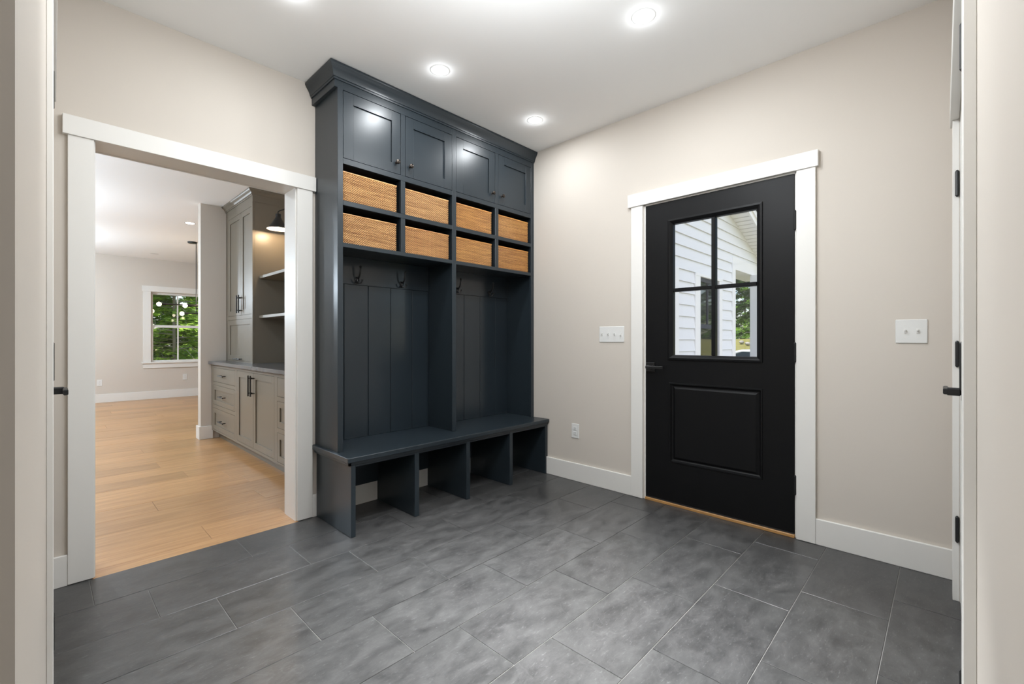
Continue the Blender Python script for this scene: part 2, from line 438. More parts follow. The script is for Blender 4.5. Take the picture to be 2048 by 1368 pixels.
# strip of tile behind the casing line, under the locker
j = joint[8]
for x0, x1 in ((OX1 + .004, 1.361), (1.361, 1.964), (1.964, 2.567), (2.567, XB)):
    tile(x0 + GAP / 2, x1 - GAP / 2, 2.885 + GAP / 2, YA)
tile(.03, OX0 - .004, 2.885 + GAP / 2, YA)
MB().box(-1.4, OX0, 2.885, YA, -.06, -.0025).box(OX1, XB2, 2.885, YA, -.06, -.0025).build('grout_bed', M['grout'], floor)

# --- oak floor of the room beyond
wood = struct('floor_oak', 'honey oak plank floor of the room beyond the cased opening', 'floor',
              MB().box(OX0, OX1, 2.885, YA2, -.06, -.003).box(-4.2, 5.2, YA2, YF + .1, -.06, -.003), M['dark'])
PW, PL = .2475, 1.9
known = {0: .667, 3: .532, 6: .835, 18: 1.0, 9: -.1, 12: 1.5}
pl_cache = {}
def plank(x0, x1, y0, y1):
    key = (round(x1 - x0, 3), round(y1 - y0, 4)); c = ((x0 + x1) / 2, (y0 + y1) / 2, R.uniform(-.0004, .0003))
    if key in pl_cache: link_copy(pl_cache[key], wood, c); return
    w, h = (x1 - x0) / 2, (y1 - y0) / 2
    o = MB().box(-w, w, -h, h, -.012, 0, .0004).build('plank', M['oak']); o.parent = wood; o.location = c; pl_cache[key] = o
for i in range(-1, 33):
    y0 = 2.987 + PW * i; y1 = min(y0 + PW, YF)
    xa, xb = (-1.2, 3.4) if y0 > YA2 else (OX0, OX1)
    if i == -1: y0 = 2.885; 
    j = known.get(i, R.uniform(-1, 1)) - PL * 2
    ya = y0
    while j < xb:
        x0, x1 = max(j, xa), min(j + PL, xb)
        if x1 - x0 > .05: plank(x0 + .0009, x1 - .0009, ya + .0007, y1 - .0007)
        j += PL
    if i == 0:   # the plank row beyond the back face of the wall, either side of the opening
        plank(-1.2, OX0 - .0006, YA2, y1 - .0006); plank(OX1 + .0006, 3.0, YA2, y1 - .0006)

# --- walls of the entry
struct('wall_back', 'beige painted wall with the cased opening and the dark locker', 'wall',
       MB().box(-.12, OX0, YA, YA2, 0, ZC + .1).box(OX1, XB2, YA, YA2, 0, ZC + .1).box(OX0, OX1, YA, YA2, OZ + .012, ZC + .1), M['wall'])
struct('wall_right', 'beige painted wall around the black exterior door', 'wall',
       MB().box(XB, XB2, -.30, DY0, 0, ZC + .1).box(XB, XB2, DY1, YA, 0, ZC + .1).box(XB, XB2, DY0, DY1, DZ, ZC + .1), M['wall'])
C0, C1, CZ = 1.452, 2.722, 2.06       # closet door opening in the front wall (x range)
struct('wall_front', 'beige wall with the white closet double doors', 'wall',
       MB(mC).box(.42, C0, 0, ZC, -.13, 0).box(C1, XB, 0, ZC, -.13, 0).box(C0, C1, CZ, ZC, -.13, 0), M['wall'])
E0, E1 = 1.772, 2.452                 # door opening in the left wall (y range)
struct('wall_left', 'beige wall with the white door beside the cased opening', 'wall',
       MB(mD).box(.30, E0, 0, ZC, -.13, 0).box(E1, YA, 0, ZC, -.13, 0).box(E0, E1, CZ, ZC, -.13, 0), M['wall'])
struct('wall_hall', 'beige hall walls closing the passage the photograph is taken from', 'wall',
       MB().box(-1.5, -1.4, -1.5, .45, 0, ZC).box(-1.5, .42, -1.5, -1.4, 0, ZC).box(.42, .52, -1.5, CY(.42) - .13, 0, ZC)
       .box(-1.5, DX(.3) - .13, .30, .43, 0, ZC), M['wall'])
struct('ceiling', 'smooth white ceiling of the entry with recessed lights', 'ceiling',
       MB().box(-1.5, XB2, -1.5, YA, ZC, ZC + .1), M['ceil'])

# --- room beyond
WX0, WX1, WZ0, WZ1 = 1.44, 2.30, .70, 2.03      # window opening in the far wall
struct('wall_far', 'pale far wall with a double-hung window', 'wall',
       MB().box(-4.2, WX0, YF, YF + .15, 0, ZCF).box(WX1, 5.2, YF, YF + .15, 0, ZCF).box(WX0, WX1, YF, YF + .15, 0, WZ0).box(WX0, WX1, YF, YF + .15, WZ1, ZCF), M['wall'])
struct('wall_stub', 'narrow beige return wall at the end of the taupe built-in', 'wall',
       MB().box(1.243, 5.2, 6.06, 6.18, 0, ZCF), M['wall'])
struct('wall_pantry', 'beige wall behind the taupe built-in cabinets', 'wall',
       MB().box(1.95, 2.07, YA2, 6.06, 0, ZCF), M['wall'])
struct('wall_outer', 'pale side walls of the room beyond', 'wall',
       MB().box(-4.3, -4.2, YA2, YF, 0, ZCF).box(5.2, 5.3, 6.18, YF, 0, ZCF).box(-4.3, -.12, YA2 - .12, YA2, 0, ZCF), M['wall'])
struct('ceiling_far', 'white ceiling of the room beyond the opening', 'ceiling',
       MB().box(-4.3, 5.3, YA2, YF + .1, ZCF, ZCF + .1), M['ceil'])

# --- casing of the opening
t = thing('trim_1', 'flat white casing around the wide opening to the oak-floored room', 'trim', (.63, 2.89, 0), kind='structure')
MB().box(.083, .172, 2.886, YA, .004, 2.058, .0012).build('side_casing', M['trim'], t)
MB().box(1.094, 1.187, 2.886, YA, .004, 2.058, .0012).build('side_casing', M['trim'], t)
MB().box(.066, 1.206, 2.878, YA, 2.058, 2.147, .0012).build('head_casing', M['trim'], t)
MB().box(OX0 - .001, OX0 + .012, YA, YA2 - .0005, 0, OZ).build('jamb', M['trim'], t)
MB().box(OX1 - .012, OX1 + .001, YA, YA2 - .0005, 0, OZ).build('jamb', M['trim'], t)
MB().box(OX0, OX1, YA, YA2 - .0005, OZ, OZ + .012).build('head_jamb', M['trim'], t)
MB().box(.083, .176, YA2, YA2 + .018, 0, 2.0605).build('side_casing', M['trim'], t)
MB().box(1.089, 1.19, YA2, YA2 + .018, 0, 2.0605).build('side_casing', M['trim'], t)
MB().box(.066, 1.206, YA2, YA2 + .020, 2.0605, 2.15).build('head_casing', M['trim'], t)

# --- baseboards
def base(name, label, *boxes):
    mb = MB()
    for b in boxes: mb.box(*b, .002)
    return struct(name, label, 'baseboard', mb, M['trim'])
base('baseboard_back', 'white baseboard behind the bench and beside the opening casing', (DX(2.9), .083, 2.889, YA, 0, .14), (1.187, XB, 2.889, YA, 0, .14))
base('baseboard_right', 'tall white baseboard either side of the black door', (XB - .0165, XB, 1.64, 2.889, 0, .14), (XB - .0165, XB, -.04, .521, 0, .14))
base('baseboard_far', 'white baseboard along the far wall', (-4.2, 5.2, YF - .016, YF, 0, .15))
base('baseboard_stub', 'white baseboard wrapping the return wall end', (1.226, 1.36, 6.043, 6.06, 0, .145), (1.226, 1.2425, 6.0605, 6.197, 0, .145))

# --- casing and jamb of the black door
t = thing('trim_2', 'flat white casing around the black exterior door', 'trim', (XB, 1.08, 0), kind='structure')
MB(mB).box(1.551, 1.64, .002, 2.071, 0, .019, .0012).build('side_casing', M['trim'], t)
MB(mB).box(.521, .612, .002, 2.071, 0, .019, .0012).build('side_casing', M['trim'], t)
MB(mB).box(.508, 1.663, 2.071, 2.161, 0, .027, .0012).build('head_casing', M['trim'], t)
MB(mB).box(1.536, 1.5465, 0, DZ, -.16, -.001).build('jamb', M['trim'], t)
MB(mB).box(.6115, .622, 0, DZ, -.16, -.001).build('jamb', M['trim'], t)
MB(mB).box(.612, 1.546, 2.064, DZ + .001, -.16, -.001).build('head_jamb', M['trim'], t)
tag(MB(mB).box(.622, 1.536, 0.0, .018, -.12, .012, .002).build('trim_3', M['oakthr']), 'narrow oak threshold strip under the black door', 'threshold', kind='structure')

# ------------------------------------------------------------------ hardware builders
def lever(mp, a, b, direction, parent, n0=0.0, name='handle'):
    """square rose, neck and flat lever; direction +1/-1 along a"""
    h = MB(mp).box(a - .032, a + .032, b - .032, b + .032, n0, n0 + .009, .0015).build(name, M['blackmetal'], parent)
    mb = MB(mp).box(a - .013, a + .013, b - .013, b + .013, n0 + .009, n0 + .046, .004)
    mb.box(a - direction * .014, a + direction * .112, b - .010, b + .010, n0 + .040, n0 + .054, .003)
    mb.build('lever', M['blackmetal'], h)
    return h
def hinge(mp, a, b, parent, n=0.006, wide=.0, L=.102):
    pts = [(a, b - L / 2 - .006, n), (a, b - L / 2, n), (a, b + L / 2, n), (a, b + L / 2 + .006, n)]
    mb = MB(mp)
    mb.tube(pts, [.003, .0065, .0065, .003], 8)
    if wide: mb.box(a - wide, a, b - L / 2, b + L / 2, n - .008, n - .005)
    return mb.build('hinge', M['blackmetal'], parent)

# ================================================================== BLACK DOOR (door_1)
d = thing('door_1', 'black half-glass exterior door with four panes above one panel', 'door', (XB, 1.08, .02), kind='structure')
fy = lambda a, b, n: (XB - .002 - n, a, b)      # door face
D0, D1, DB, DT = .625, 1.533, .022, 2.060
Gy0, Gy1, Gz0, Gz1 = .786, 1.372, .985, 1.938
Py0, Py1, Pz0, Pz1 = .786, 1.362, .291, .832
mb = MB(fy)
mb.box(D0, Gy0, DB, DT, -.044, 0); mb.box(Gy1, D1, DB, DT, -.044, 0)
mb.box(Gy0, Gy1, Gz1, DT, -.044, 0); mb.box(Gy0, Gy1, Pz1, Gz0, -.044, 0); mb.box(Gy0, Gy1, DB, Pz0, -.044, 0)
mb.box(Py1, Gy1, Pz0, Pz1, -.044, 0)
mb.build('door_frame', M['black'], d)
g = MB(fy); g.frame(Gy0, Gy1, Gz0, Gz1, [(0, 0), (.002, .009), (.014, .011), (.020, .007), (.034, -.006), (.034, -.024)])
g.build('glazing_bead', M['black'], d)
g = MB(fy); g.frame(Gy0, Gy1, Gz0, Gz1, [(0, -.044), (.002, -.05), (.034, -.04), (.034, -.024)]); g.build('outer_bead', M['black'], d)
gy0, gy1, gz0, gz1 = Gy0 + .034, Gy1 - .034, Gz0 + .034, Gz1 - .034
my, mz = 1.073, 1.457
MB(fy).box(my - .0125, my + .0125, gz0, gz1, -.045, -.004, .003).build('muntin', M['black'], d)
MB(fy).box(gy0, my - .0125, mz - .0115, mz + .0115, -.045, -.004, .003).build('muntin', M['black'], d)
MB(fy).box(my + .0125, gy1, mz - .0115, mz + .0115, -.045, -.004, .003).build('muntin', M['black'], d)
for a0, a1 in ((gy0, my - .0125), (my + .0125, gy1)):
    for b0, b1 in ((gz0, mz - .0115), (mz + .0115, gz1)):
        MB(fy).box(a0, a1, b0, b1, -.027, -.023).build('pane', M['glass'], d)
pm = MB(fy); pm.frame(Py0, Py1, Pz0, Pz1, [(0, 0), (.003, .0045), (.010, .0045), (.016, -.006), (.022, -.010), (.026, -.010), (.040, -.001), (.044, -.001)])
pm.build('panel_moulding', M['black'], d)
MB(fy).box(Py0 + .043, Py1 - .043, Pz0 + .043, Pz1 - .043, -.03, -.001, .001).build('panel', M['black'], d)
MB(fy).box(Py0 + .001, Py1 - .001, Pz0 + .001, Pz1 - .001, -.043, -.012).build('panel_core', M['black'], d)
MB(fy).box(D0, D1, .0185, DB + .004, -.03, .001).build('door_sweep', M['dark'], d)
lever(fy, 1.497, .932, -1, d)
for z in (1.797, 1.05, .30): hinge(fy, .6205, z, d, .006)

# ================================================================== CLOSET DOUBLE DOORS in the front wall
t = thing('trim_4', 'white casing and jamb of the closet double doors', 'trim', (2.08, CY(2.08), 0), kind='structure')
TC = .0215
MB(mC).box(1.362, C0, 0, CZ + .006, 0, TC, .0015).build('side_casing', M['trim'], t)
MB(mC).box(C1, C1 + .09, 0, CZ + .006, 0, TC, .0015).build('side_casing', M['trim'], t)
MB(mC).box(1.35, C1 + .102, CZ + .006, CZ + .096, 0, TC + .008, .0015).build('head_casing', M['trim'], t)
MB(mC).box(C0, C0 + .008, 0, CZ, -.12, -.001).build('jamb', M['trim'], t)
MB(mC).box(C1 - .008, C1, 0, CZ, -.12, -.001).build('jamb', M['trim'], t)
MB(mC).box(C0, C1, CZ - .008, CZ, -.12, -.001).build('head_jamb', M['trim'], t)
CM = (C0 + C1) / 2
for nm, lab, a0, a1, hg in (('door_2', 'white closet door leaf hinged beside the black door wall, with black lever', CM + .002, C1 - .011, C1 - .006),
                            ('door_3', 'white closet door leaf hinged away from the black door wall', C0 + .011, CM - .002, C0 + .006)):
    dd = thing(nm, lab, 'door', ((a0 + a1) / 2, CY(CM), .01), kind='structure')
    mb = MB(mC)
    st = .105
    mb.box(a0, a0 + st, .012, 2.046, -.037, -.002); mb.box(a1 - st, a1, .012, 2.046, -.037, -.002)
    for z0, z1 in ((.012, .24), (.98, 1.09), (1.94, 2.046)): mb.box(a0 + st, a1 - st, z0, z1, -.037, -.002)
    mb.build('door_frame', M['trim'], dd)
    MB(mC).box(a0 + st, a1 - st, .24, .98, -.03, -.012).build('panel', M['trim'], dd)
    MB(mC).box(a0 + st, a1 - st, 1.09, 1.94, -.03, -.012).build('panel', M['trim'], dd)
    for z in (1.79, 1.06, .31): hinge(mC, hg, z, dd, .0075 if nm == 'door_2' else .0185, 0)
    if nm == 'door_2':
        lever(mC, CM + .058, .945, 1, dd, -.002)
# ================================================================== DOOR in the left wall
t = thing('trim_5', 'white casing and jamb of the door beside the cased opening', 'trim', (DX(2.1), 2.1, 0), kind='structure')
TD = .0138
MB(mD).box(1.682, E0, 0, CZ + .006, 0, TD, .0015).build('side_casing', M['trim'], t)
MB(mD).box(E1, E1 + .09, 0, CZ + .006, 0, TD, .0015).build('side_casing', M['trim'], t)
MB(mD).box(1.67, E1 + .102, CZ + .006, CZ + .096, 0, TD + .008, .0015).build('head_casing', M['trim'], t)
MB(mD).box(E0, E0 + .008, 0, CZ, -.12, -.001).build('jamb', M['trim'], t)
MB(mD).box(E1 - .008, E1, 0, CZ, -.12, -.001).build('jamb', M['trim'], t)
MB(mD).box(E0, E1, CZ - .008, CZ, -.12, -.001).build('head_jamb', M['trim'], t)
dd = thing('door_4', 'white panel door with black lever beside the cased opening', 'door', (DX(2.1), 2.1, .01), kind='structure')
a0, a1, st = E0 + .011, E1 - .011, .105
mb = MB(mD)
mb.box(a0, a0 + st, .012, 2.046, -.037, -.002); mb.box(a1 - st, a1, .012, 2.046, -.037, -.002)
for z0, z1 in ((.012, .24), (.98, 1.09), (1.94, 2.046)): mb.box(a0 + st, a1 - st, z0, z1, -.037, -.002)
mb.build('door_frame', M['trim'], dd)
MB(mD).box(a0 + st, a1 - st, .24, .98, -.03, -.012).build('panel', M['trim'], dd)
MB(mD).box(a0 + st, a1 - st, 1.09, 1.94, -.03, -.012).build('panel', M['trim'], dd)
for z in (1.81, 1.06, .315): hinge(mD, E0 + .004, z, dd, .0092)
lever(mD, a1 - .058, .932, -1, dd, -.002)

# ================================================================== MUDROOM BENCH
NV = M['navy']
b = thing('mudroom_bench', 'dark blue-grey slab bench with four open cubbies standing on the slate floor', 'bench', (2.07, 2.65, 0))
MB().box(1.184, XB - .001, 2.408, YA - .002, .429, .457, .0025).build('bench_top', NV, b)
MB().box(1.197, XB - .002, 2.421, 2.434, .409, .429, .002).build('front_moulding', NV, b)
MB().box(1.197, 1.212, 2.421, YA - .018, .409, .429, .002).build('side_moulding', NV, b)
MB().box(1.24, 2.925, 2.428, 2.445, .397, .4095, .001).build('apron', NV, b)
for x0, x1 in ((1.212, 1.240), (1.637, 1.670), (2.064, 2.098), (2.498, 2.531)):
    MB().box(x0, x1, 2.426, 2.888, .001, .428, .0015).build('end_panel' if x0 < 1.3 else 'divider', NV, b)
MB().box(2.925, 2.9405, 2.426, 2.888, .001, .428, .001).build('end_panel', NV, b)
MB().box(2.9405, 2.9575, 2.428, 2.888, .142, .408, .001).build('scribe_strip', NV, b)
MB().box(1.24, 2.925, 2.873, 2.888, .137, .428).build('back_panel', NV, b)

# ================================================================== MUDROOM LOCKER (on the bench)
L0, L1, YL, ZB = 1.206, 2.955, 2.58, .4575
lk = thing('mudroom_locker', 'tall dark blue-grey hall locker with doors, basket cubbies and two hook bays', 'locker', (2.08, 2.74, ZB))
OPN = [(1.239, 1.633), (1.666, 2.060), (2.096, 2.491), (2.527, 2.919)]
zr = [(1.672, 1.698), (1.920, 1.949), (2.166, 2.200), (2.602, 2.665)]      # rails
C = .0012
MB().box(1.209, 1.229, 2.601, YA - .003, ZB, ZC - .006).build('side_panel', NV, lk)
MB().box(2.934, 2.954, 2.601, YA - .003, ZB, ZC - .006).build('side_panel', NV, lk)
for x0, x1 in ((L0, 1.239), (2.060, 2.096), (2.919, L1)):
    MB().box(x0, x1, YL, 2.601, ZB, 2.665, C).build('stile', NV, lk)
for x0, x1 in ((1.239, 2.060), (2.096, 2.919)):
    for z0, z1 in zr: MB().box(x0, x1, YL, 2.601, z0, z1, C).build('rail', NV, lk)
for x0, x1 in ((1.633, 1.666), (2.491, 2.527)):
    for z0, z1 in ((1.698, 1.920), (1.949, 2.166), (2.200, 2.602)):
        MB().box(x0, x1, YL, 2.601, z0, z1, C).build('stile', NV, lk)
# inside: shelves, dividers, back
for x0, x1 in ((1.229, 2.068), (2.088, 2.934)):
    for z0, z1 in ((1.678, 1.698), (1.929, 1.949), (2.180, 2.200)):
        MB().box(x0, x1, 2.601, 2.886, z0, z1).build('shelf', NV, lk)
MB().box(2.068, 2.088, 2.601, 2.886, ZB, 2.665).build('divider', NV, lk)
for xm in (1.6495, 2.509):
    for z0, z1 in ((1.698, 1.929), (1.949, 2.180)):
        MB().box(xm - .01, xm + .01, 2.601, 2.886, z0, z1).build('divider', NV, lk)
MB().box(1.229, 2.934, 2.891, YA - .003, ZB, 2.665).build('back_panel', NV, lk)
for lines in ([1.229, 1.391, 1.566, 1.741, 1.921, 2.068], [2.088, 2.25, 2.426, 2.604, 2.782, 2.934]):
    for xa, xb in zip(lines, lines[1:]):
        MB().box(xa + .0018, xb - .0018, 2.884, 2.891, ZB, 1.493, .0012).build('back_board', M['navy_gloss'], lk)
    MB().box(lines[0], lines[-1], 2.880, 2.891, 1.4935, 1.678, .001).build('hook_rail', M['navy_gloss'], lk)
# doors
for i, (x0, x1) in enumerate(OPN):
    a0, a1, b0, b1, fw = x0 + .0025, x1 - .0025, 2.2025, 2.5995, .064
    yq = lambda a, bb, n: (a, YL + .001 - n, bb)
    mb = MB(yq)
    mb.box(a0, a0 + fw, b0, b1, -.019, 0, .0008); mb.box(a1 - fw, a1, b0, b1, -.019, 0, .0008)
    mb.box(a0 + fw, a1 - fw, b1 - fw, b1, -.019, 0); mb.box(a0 + fw, a1 - fw, b0, b0 + fw, -.019, 0)
    do = mb.build('cabinet_door', NV, lk)
    MB(yq).box(a0 + fw - .003, a1 - fw + .003, b0 + fw - .003, b1 - fw + .003, -.017, -.0095).build('panel', NV, do)
    kx = a1 - .032 if i % 2 == 0 else a0 + .032
    kn = MB(yq).lathe([(.0085, 0), (.0085, .002), (.005, .005), (.005, .014), (.011, .018), (.0145, .023), (.0135, .029), (.008, .032), (.0, .0325)], (kx, 2.272, 0), 2, 18).build('knob', M['bronze'], do, smooth=True)
    kn['label'] = 'round dark bronze knob'
# frieze and crown
MB().box(1.187, 1.209, YL, YA - .003, 2.605, ZC - .006, .001).build('frieze', NV, lk)
MB().box(L0, L1, YL, 2.601, 2.665, ZC - .006).build('frieze', NV, lk)
cp = [(-.004, 2.648), (.006, 2.648), (.007, 2.658), (.011, 2.660), (.012, 2.666), (.014, 2.672), (.019, 2.684), (.026, 2.696), (.033, 2.706), (.036, 2.713), (.038, 2.716), (.041, 2.722), (.041, 2.732), (.037, 2.736), (-.004, 2.736)]
MB().sweep([(1.187, YA - .003), (1.187, YL), (XB - .002, YL)], [(-1, 0), (-1, -1), (0, -1)], cp).build('crown_moulding', NV, lk, smooth=True)
# coat hooks
def hook(x, z):
    y = 2.880
    h = MB().lathe([(.017, 0), (.017, -.003), (.012, -.006), (.0, -.007)], (x, y, z), 1, 14).tube([(x, y - .004, z + .012), (x, y - .008, z), (x, y - .007, z - .022)], [.006, .010, .007], 8).build('coat_hook', M['blackmetal'], lk, smooth=True)
    pts = [(x, y - .006, z + .002), (x, y - .022, z + .004), (x, y - .040, z + .022), (x, y - .048, z + .048), (x, y - .052, z + .072)]
    MB().tube(pts, [.0065, .006, .0052, .0048, .0048], 8).ball((x, y - .053, z + .078), .0085, 10, 6).build('upper_prong', M['blackmetal'], h, smooth=True)
    for s_ in (-1, 1):
        pts = [(x, y - .007, z - .014), (x + s_ * .008, y - .015, z - .026), (x + s_ * .018, y - .022, z - .026), (x + s_ * .024, y - .026, z - .012)]
        MB().tube(pts, [.0055, .005, .0045, .0042], 8).ball((x + s_ * .025, y - .027, z - .007), .007, 10, 6).build('lower_prong', M['blackmetal'], h, smooth=True)
for x in (1.480, 1.826, 2.345, 2.706): hook(x, 1.531)

# ================================================================== RATTAN BASKETS
def basket_mesh(w, dp, h):
    """open woven box; origin at the base centre; wall surfaces woven of alternating strands"""
    mb = MB()
    rows, seg, rh = 26, .0035, h / 26
    # front, back and sides as woven skins
    def skin(p0, p1, nrm, seglen):
        L = math.hypot(p1[0] - p0[0], p1[1] - p0[1]); ns = max(2, int(round(L / seglen)))
        for r in range(rows):
            z0, z1 = r * rh + .0006, (r + 1) * rh - .0006
            vs = []; fs = []
            for i in range(ns + 1):
                u = i / ns; px = p0[0] + (p1[0] - p0[0]) * u; py = p0[1] + (p1[1] - p0[1]) * u
                wv = .0024 * math.cos(PI * (i + (r % 2) * 2) / 2.0)
                o1 = wv + .0011; o0 = wv - .0006
                vs += [(px + nrm[0] * o0, py + nrm[1] * o0, z0), (px + nrm[0] * o1, py + nrm[1] * o1, (z0 + z1) / 2), (px + nrm[0] * o0, py + nrm[1] * o0, z1)]
            for i in range(ns):
                for k in (0, 1): fs.append((i * 3 + k, (i + 1) * 3 + k, (i + 1) * 3 + k + 1, i * 3 + k + 1))
            mb.add(vs, fs)
    hw, hd = w / 2, dp / 2
    skin((-hw, -hd), (hw, -hd), (0, -1), seg); skin((hw, hd), (-hw, hd), (0, 1), .03)
    skin((-hw, hd), (-hw, -hd), (-1, 0), seg * 2); skin((hw, -hd), (hw, hd), (1, 0), seg * 2)
    core = MB()
    # inner core and floor, coloured dark as the shade in the weave gaps
    t_ = .004
    core.box(-hw + .001, hw - .001, -hd + .001, -hd + .001 + t_, 0, h - .002); core.box(-hw + .001, hw - .001, hd - .001 - t_, hd - .001, 0, h - .002)
    core.box(-hw + .001, -hw + .001 + t_, -hd, hd, 0, h - .002); core.box(hw - .001 - t_, hw - .001, -hd, hd, 0, h - .002)
    core.box(-hw, hw, -hd, hd, 0, .006)
    return mb, core
rim_pts = lambda w, dp, h: [(-w / 2, -dp / 2, h), (w / 2, -dp / 2, h), (w / 2, dp / 2, h), (-w / 2, dp / 2, h), (-w / 2, -dp / 2, h)]
BW, BD, BH = .366, .262, .180
wv_, co_ = basket_mesh(BW, BD, BH)
weave0 = wv_.build('weave', M['rattan'], fix=False); core0 = co_.build('core', M['rattan_dark'], fix=False)
rim0 = MB().tube(rim_pts(BW, BD, BH - .003), .0045, 8).build('rim', M['rattan'], smooth=True)
tint = [(1.04, 1.03, 1.0), (1.08, 1.08, 1.08), (1.0, .86, .62), (.95, .80, .52), (1.02, 1.0, .98), (.98, .88, .76), (1.0, .88, .66), (.95, .78, .50)]
where = ['nearest the white cased opening', 'second from the white cased opening', 'third from the white cased opening', 'nearest the black door wall']
first = True
for row, (zs, rn) in enumerate(((1.949, 'upper'), (1.698, 'lower'))):
    for c_, (x0, x1) in enumerate(OPN):
        cxm = (x0 + x1) / 2 - (.008 if c_ in (0, 2) else .004)
        t = thing('rattan_basket', 'woven rattan basket in the %s cubby row, %s' % (rn, where[c_]), 'basket', (cxm + R.uniform(-.002, .002), 2.602 + BD / 2 + R.uniform(-.002, .004), zs + .0005), 'rattan baskets in the locker cubbies')
        for src in (weave0, core0, rim0):
            o = src if first else src.copy()
            if not first: COL.objects.link(o)
            o.parent = t; o.location = (0, 0, 0); o.color = (*tint[row * 4 + c_], 1)
        first = False

# ================================================================== RECESSED DOWNLIGHTS
def downlight(x, y, z, label, group, p_down, p_glow, col=WARM, r=.046, spread=180, lit=True):
    t = thing('recessed_light', label, 'ceiling light', (x, y, z), group)
    MB().lathe([(r, -.0005), (r + .003, -.002), (r + .011, -.002), (r + .014, -.0003)], (x, y, z), 2, 32, False).build('trim_ring', M['plastic'], t, smooth=True)
    MB().lathe([(.0005, -.006), (r * .5, -.0055), (r * .9, -.0035), (r, -.0005)], (x, y, z), 2, 32, False).build('lens', M['lens' if lit else 'plastic'], t, smooth=True)
    if p_down: lamp('downlight', 'AREA', (x, y, z - .0105), p_down, col, t, 2 * r, spread=spread)
    if p_glow: lamp('lens_glow', 'POINT', (x, y, z - .034), p_glow, col, t, .022)
    return t
G1 = 'recessed lights in the entry ceiling'
for (x, y), pw, lab in (((.80, 2.19), P_DOWN, 'recessed downlight above the cased opening'), ((1.658, 2.194), P_DOWN, 'recessed downlight in front of the first pair of locker doors'),
                        ((2.52, 2.189), P_DOWN, 'recessed downlight in the corner between locker and black door wall'), ((2.087, 1.095), 14.0, 'recessed downlight between the black door and the middle of the entry ceiling'),
                        ((.42, 1.095), 6.0, 'added recessed downlight beside the white door of the left wall')):  # this last fixture is added out of view for more light
    downlight(x, y, ZC, lab, G1, pw, P_GLOW)
mid_light = downlight(1.30, 1.095, ZC, 'unseen recessed downlight over the middle of the slate floor', G1, 12.0, P_GLOW)  # extra fixture above the view
lamp('narrow_beam', 'AREA', (1.30, 1.095, ZC - .012), 40.0, (.96, .98, 1.0), mid_light, .11, spread=62)  # narrow lamp added for the pool of light on the slate
downlight(-.45, -.45, ZC, 'added recessed downlight in the passage ceiling outside the entry', G1, 12.0, P_GLOW)  # added behind the camera as extra light
lx, ly = 1.08, 1.04  # lantern added just out of view to brighten walls and ceiling
t = thing('added_lantern', 'added white globe lantern, out of view, that brightens the entry', 'ceiling light', (lx, ly, ZC))
MB().lathe([(.0, -.022), (.062, -.022), (.068, -.004), (.068, -.0005)], (lx, ly, ZC), 2, 24).build('canopy', M['blackmetal'], t, smooth=True)
MB().tube([(lx, ly, ZC - .02), (lx, ly, ZC - .235)], .006, 8).lathe([(.035, -.255), (.035, -.235), (.012, -.225)], (lx, ly, ZC), 2, 16).build('stem', M['blackmetal'], t, smooth=True)
MB().lathe([(.034, -.252), (.072, -.272), (.094, -.315), (.094, -.345), (.072, -.39), (.03, -.412), (.0, -.414)], (lx, ly, ZC), 2, 24, False).build('globe', M['globe'], t, smooth=True)
lamp('added_globe_light', 'POINT', (lx, ly, ZC - .33), P_MID, WARM, t, .075)
G2 = 'recessed lights in the far room ceiling'
for k, ((x, y), lab) in enumerate(zip(((1.36, 7.2), (1.40, 10.2), (-.9, 4.4), (-.9, 7.2), (-.9, 10.0), (.35, 4.4), (3.4, 8.8)),
        ('recessed light just past the return wall in the far room', 'recessed light close to the far window wall', 'added recessed light left of the built-in, near the opening', 'added recessed light in the middle of the far room', 'added recessed light at the far corner of the oak floor', 'added recessed light over the oak floor in front of the built-in', 'added recessed light behind the return wall'))):
    downlight(x, y, ZCF, lab, G2, P_FAR if k >= 2 else 0, 0, COOL, .05, lit=k != 1)  # only the unseen, added fixtures carry a lamp
def pendant(x, y, label, power):  # globes added out of view to brighten the far room
    t = thing('added_pendant', label, 'added pendant lamp', (x, y, ZCF), 'added globe pendants in the far room')
    MB().lathe([(.0, -.025), (.055, -.025), (.06, -.004), (.06, -.0005)], (x, y, ZCF), 2, 20).build('canopy', M['blackmetal'], t, smooth=True)
    MB().tube([(x, y, ZCF - .02), (x, y, 2.06)], .005, 8).lathe([(.03, 2.00), (.03, 2.06), (.01, 2.08)], (x, y, 0), 2, 14).build('stem', M['blackmetal'], t, smooth=True)
    MB().lathe([(.03, 2.00), (.075, 1.975), (.10, 1.92), (.075, 1.845), (.03, 1.825), (.0, 1.823)], (x, y, 0), 2, 20, False).build('globe', M['globe'], t, smooth=True)
    lamp('added_globe_light', 'POINT', (x, y, 1.92), power, COOL, t, .09)
for pw, (x, y, lab) in zip(P_PEND, ((-.62, 4.6, 'added white globe pendant nearest the entry wall'), (-.62, 6.6, 'added white globe pendant in the middle of its row'), (-.62, 9.1, 'added white globe pendant nearest the far wall'))): pendant(x, y, lab, pw)

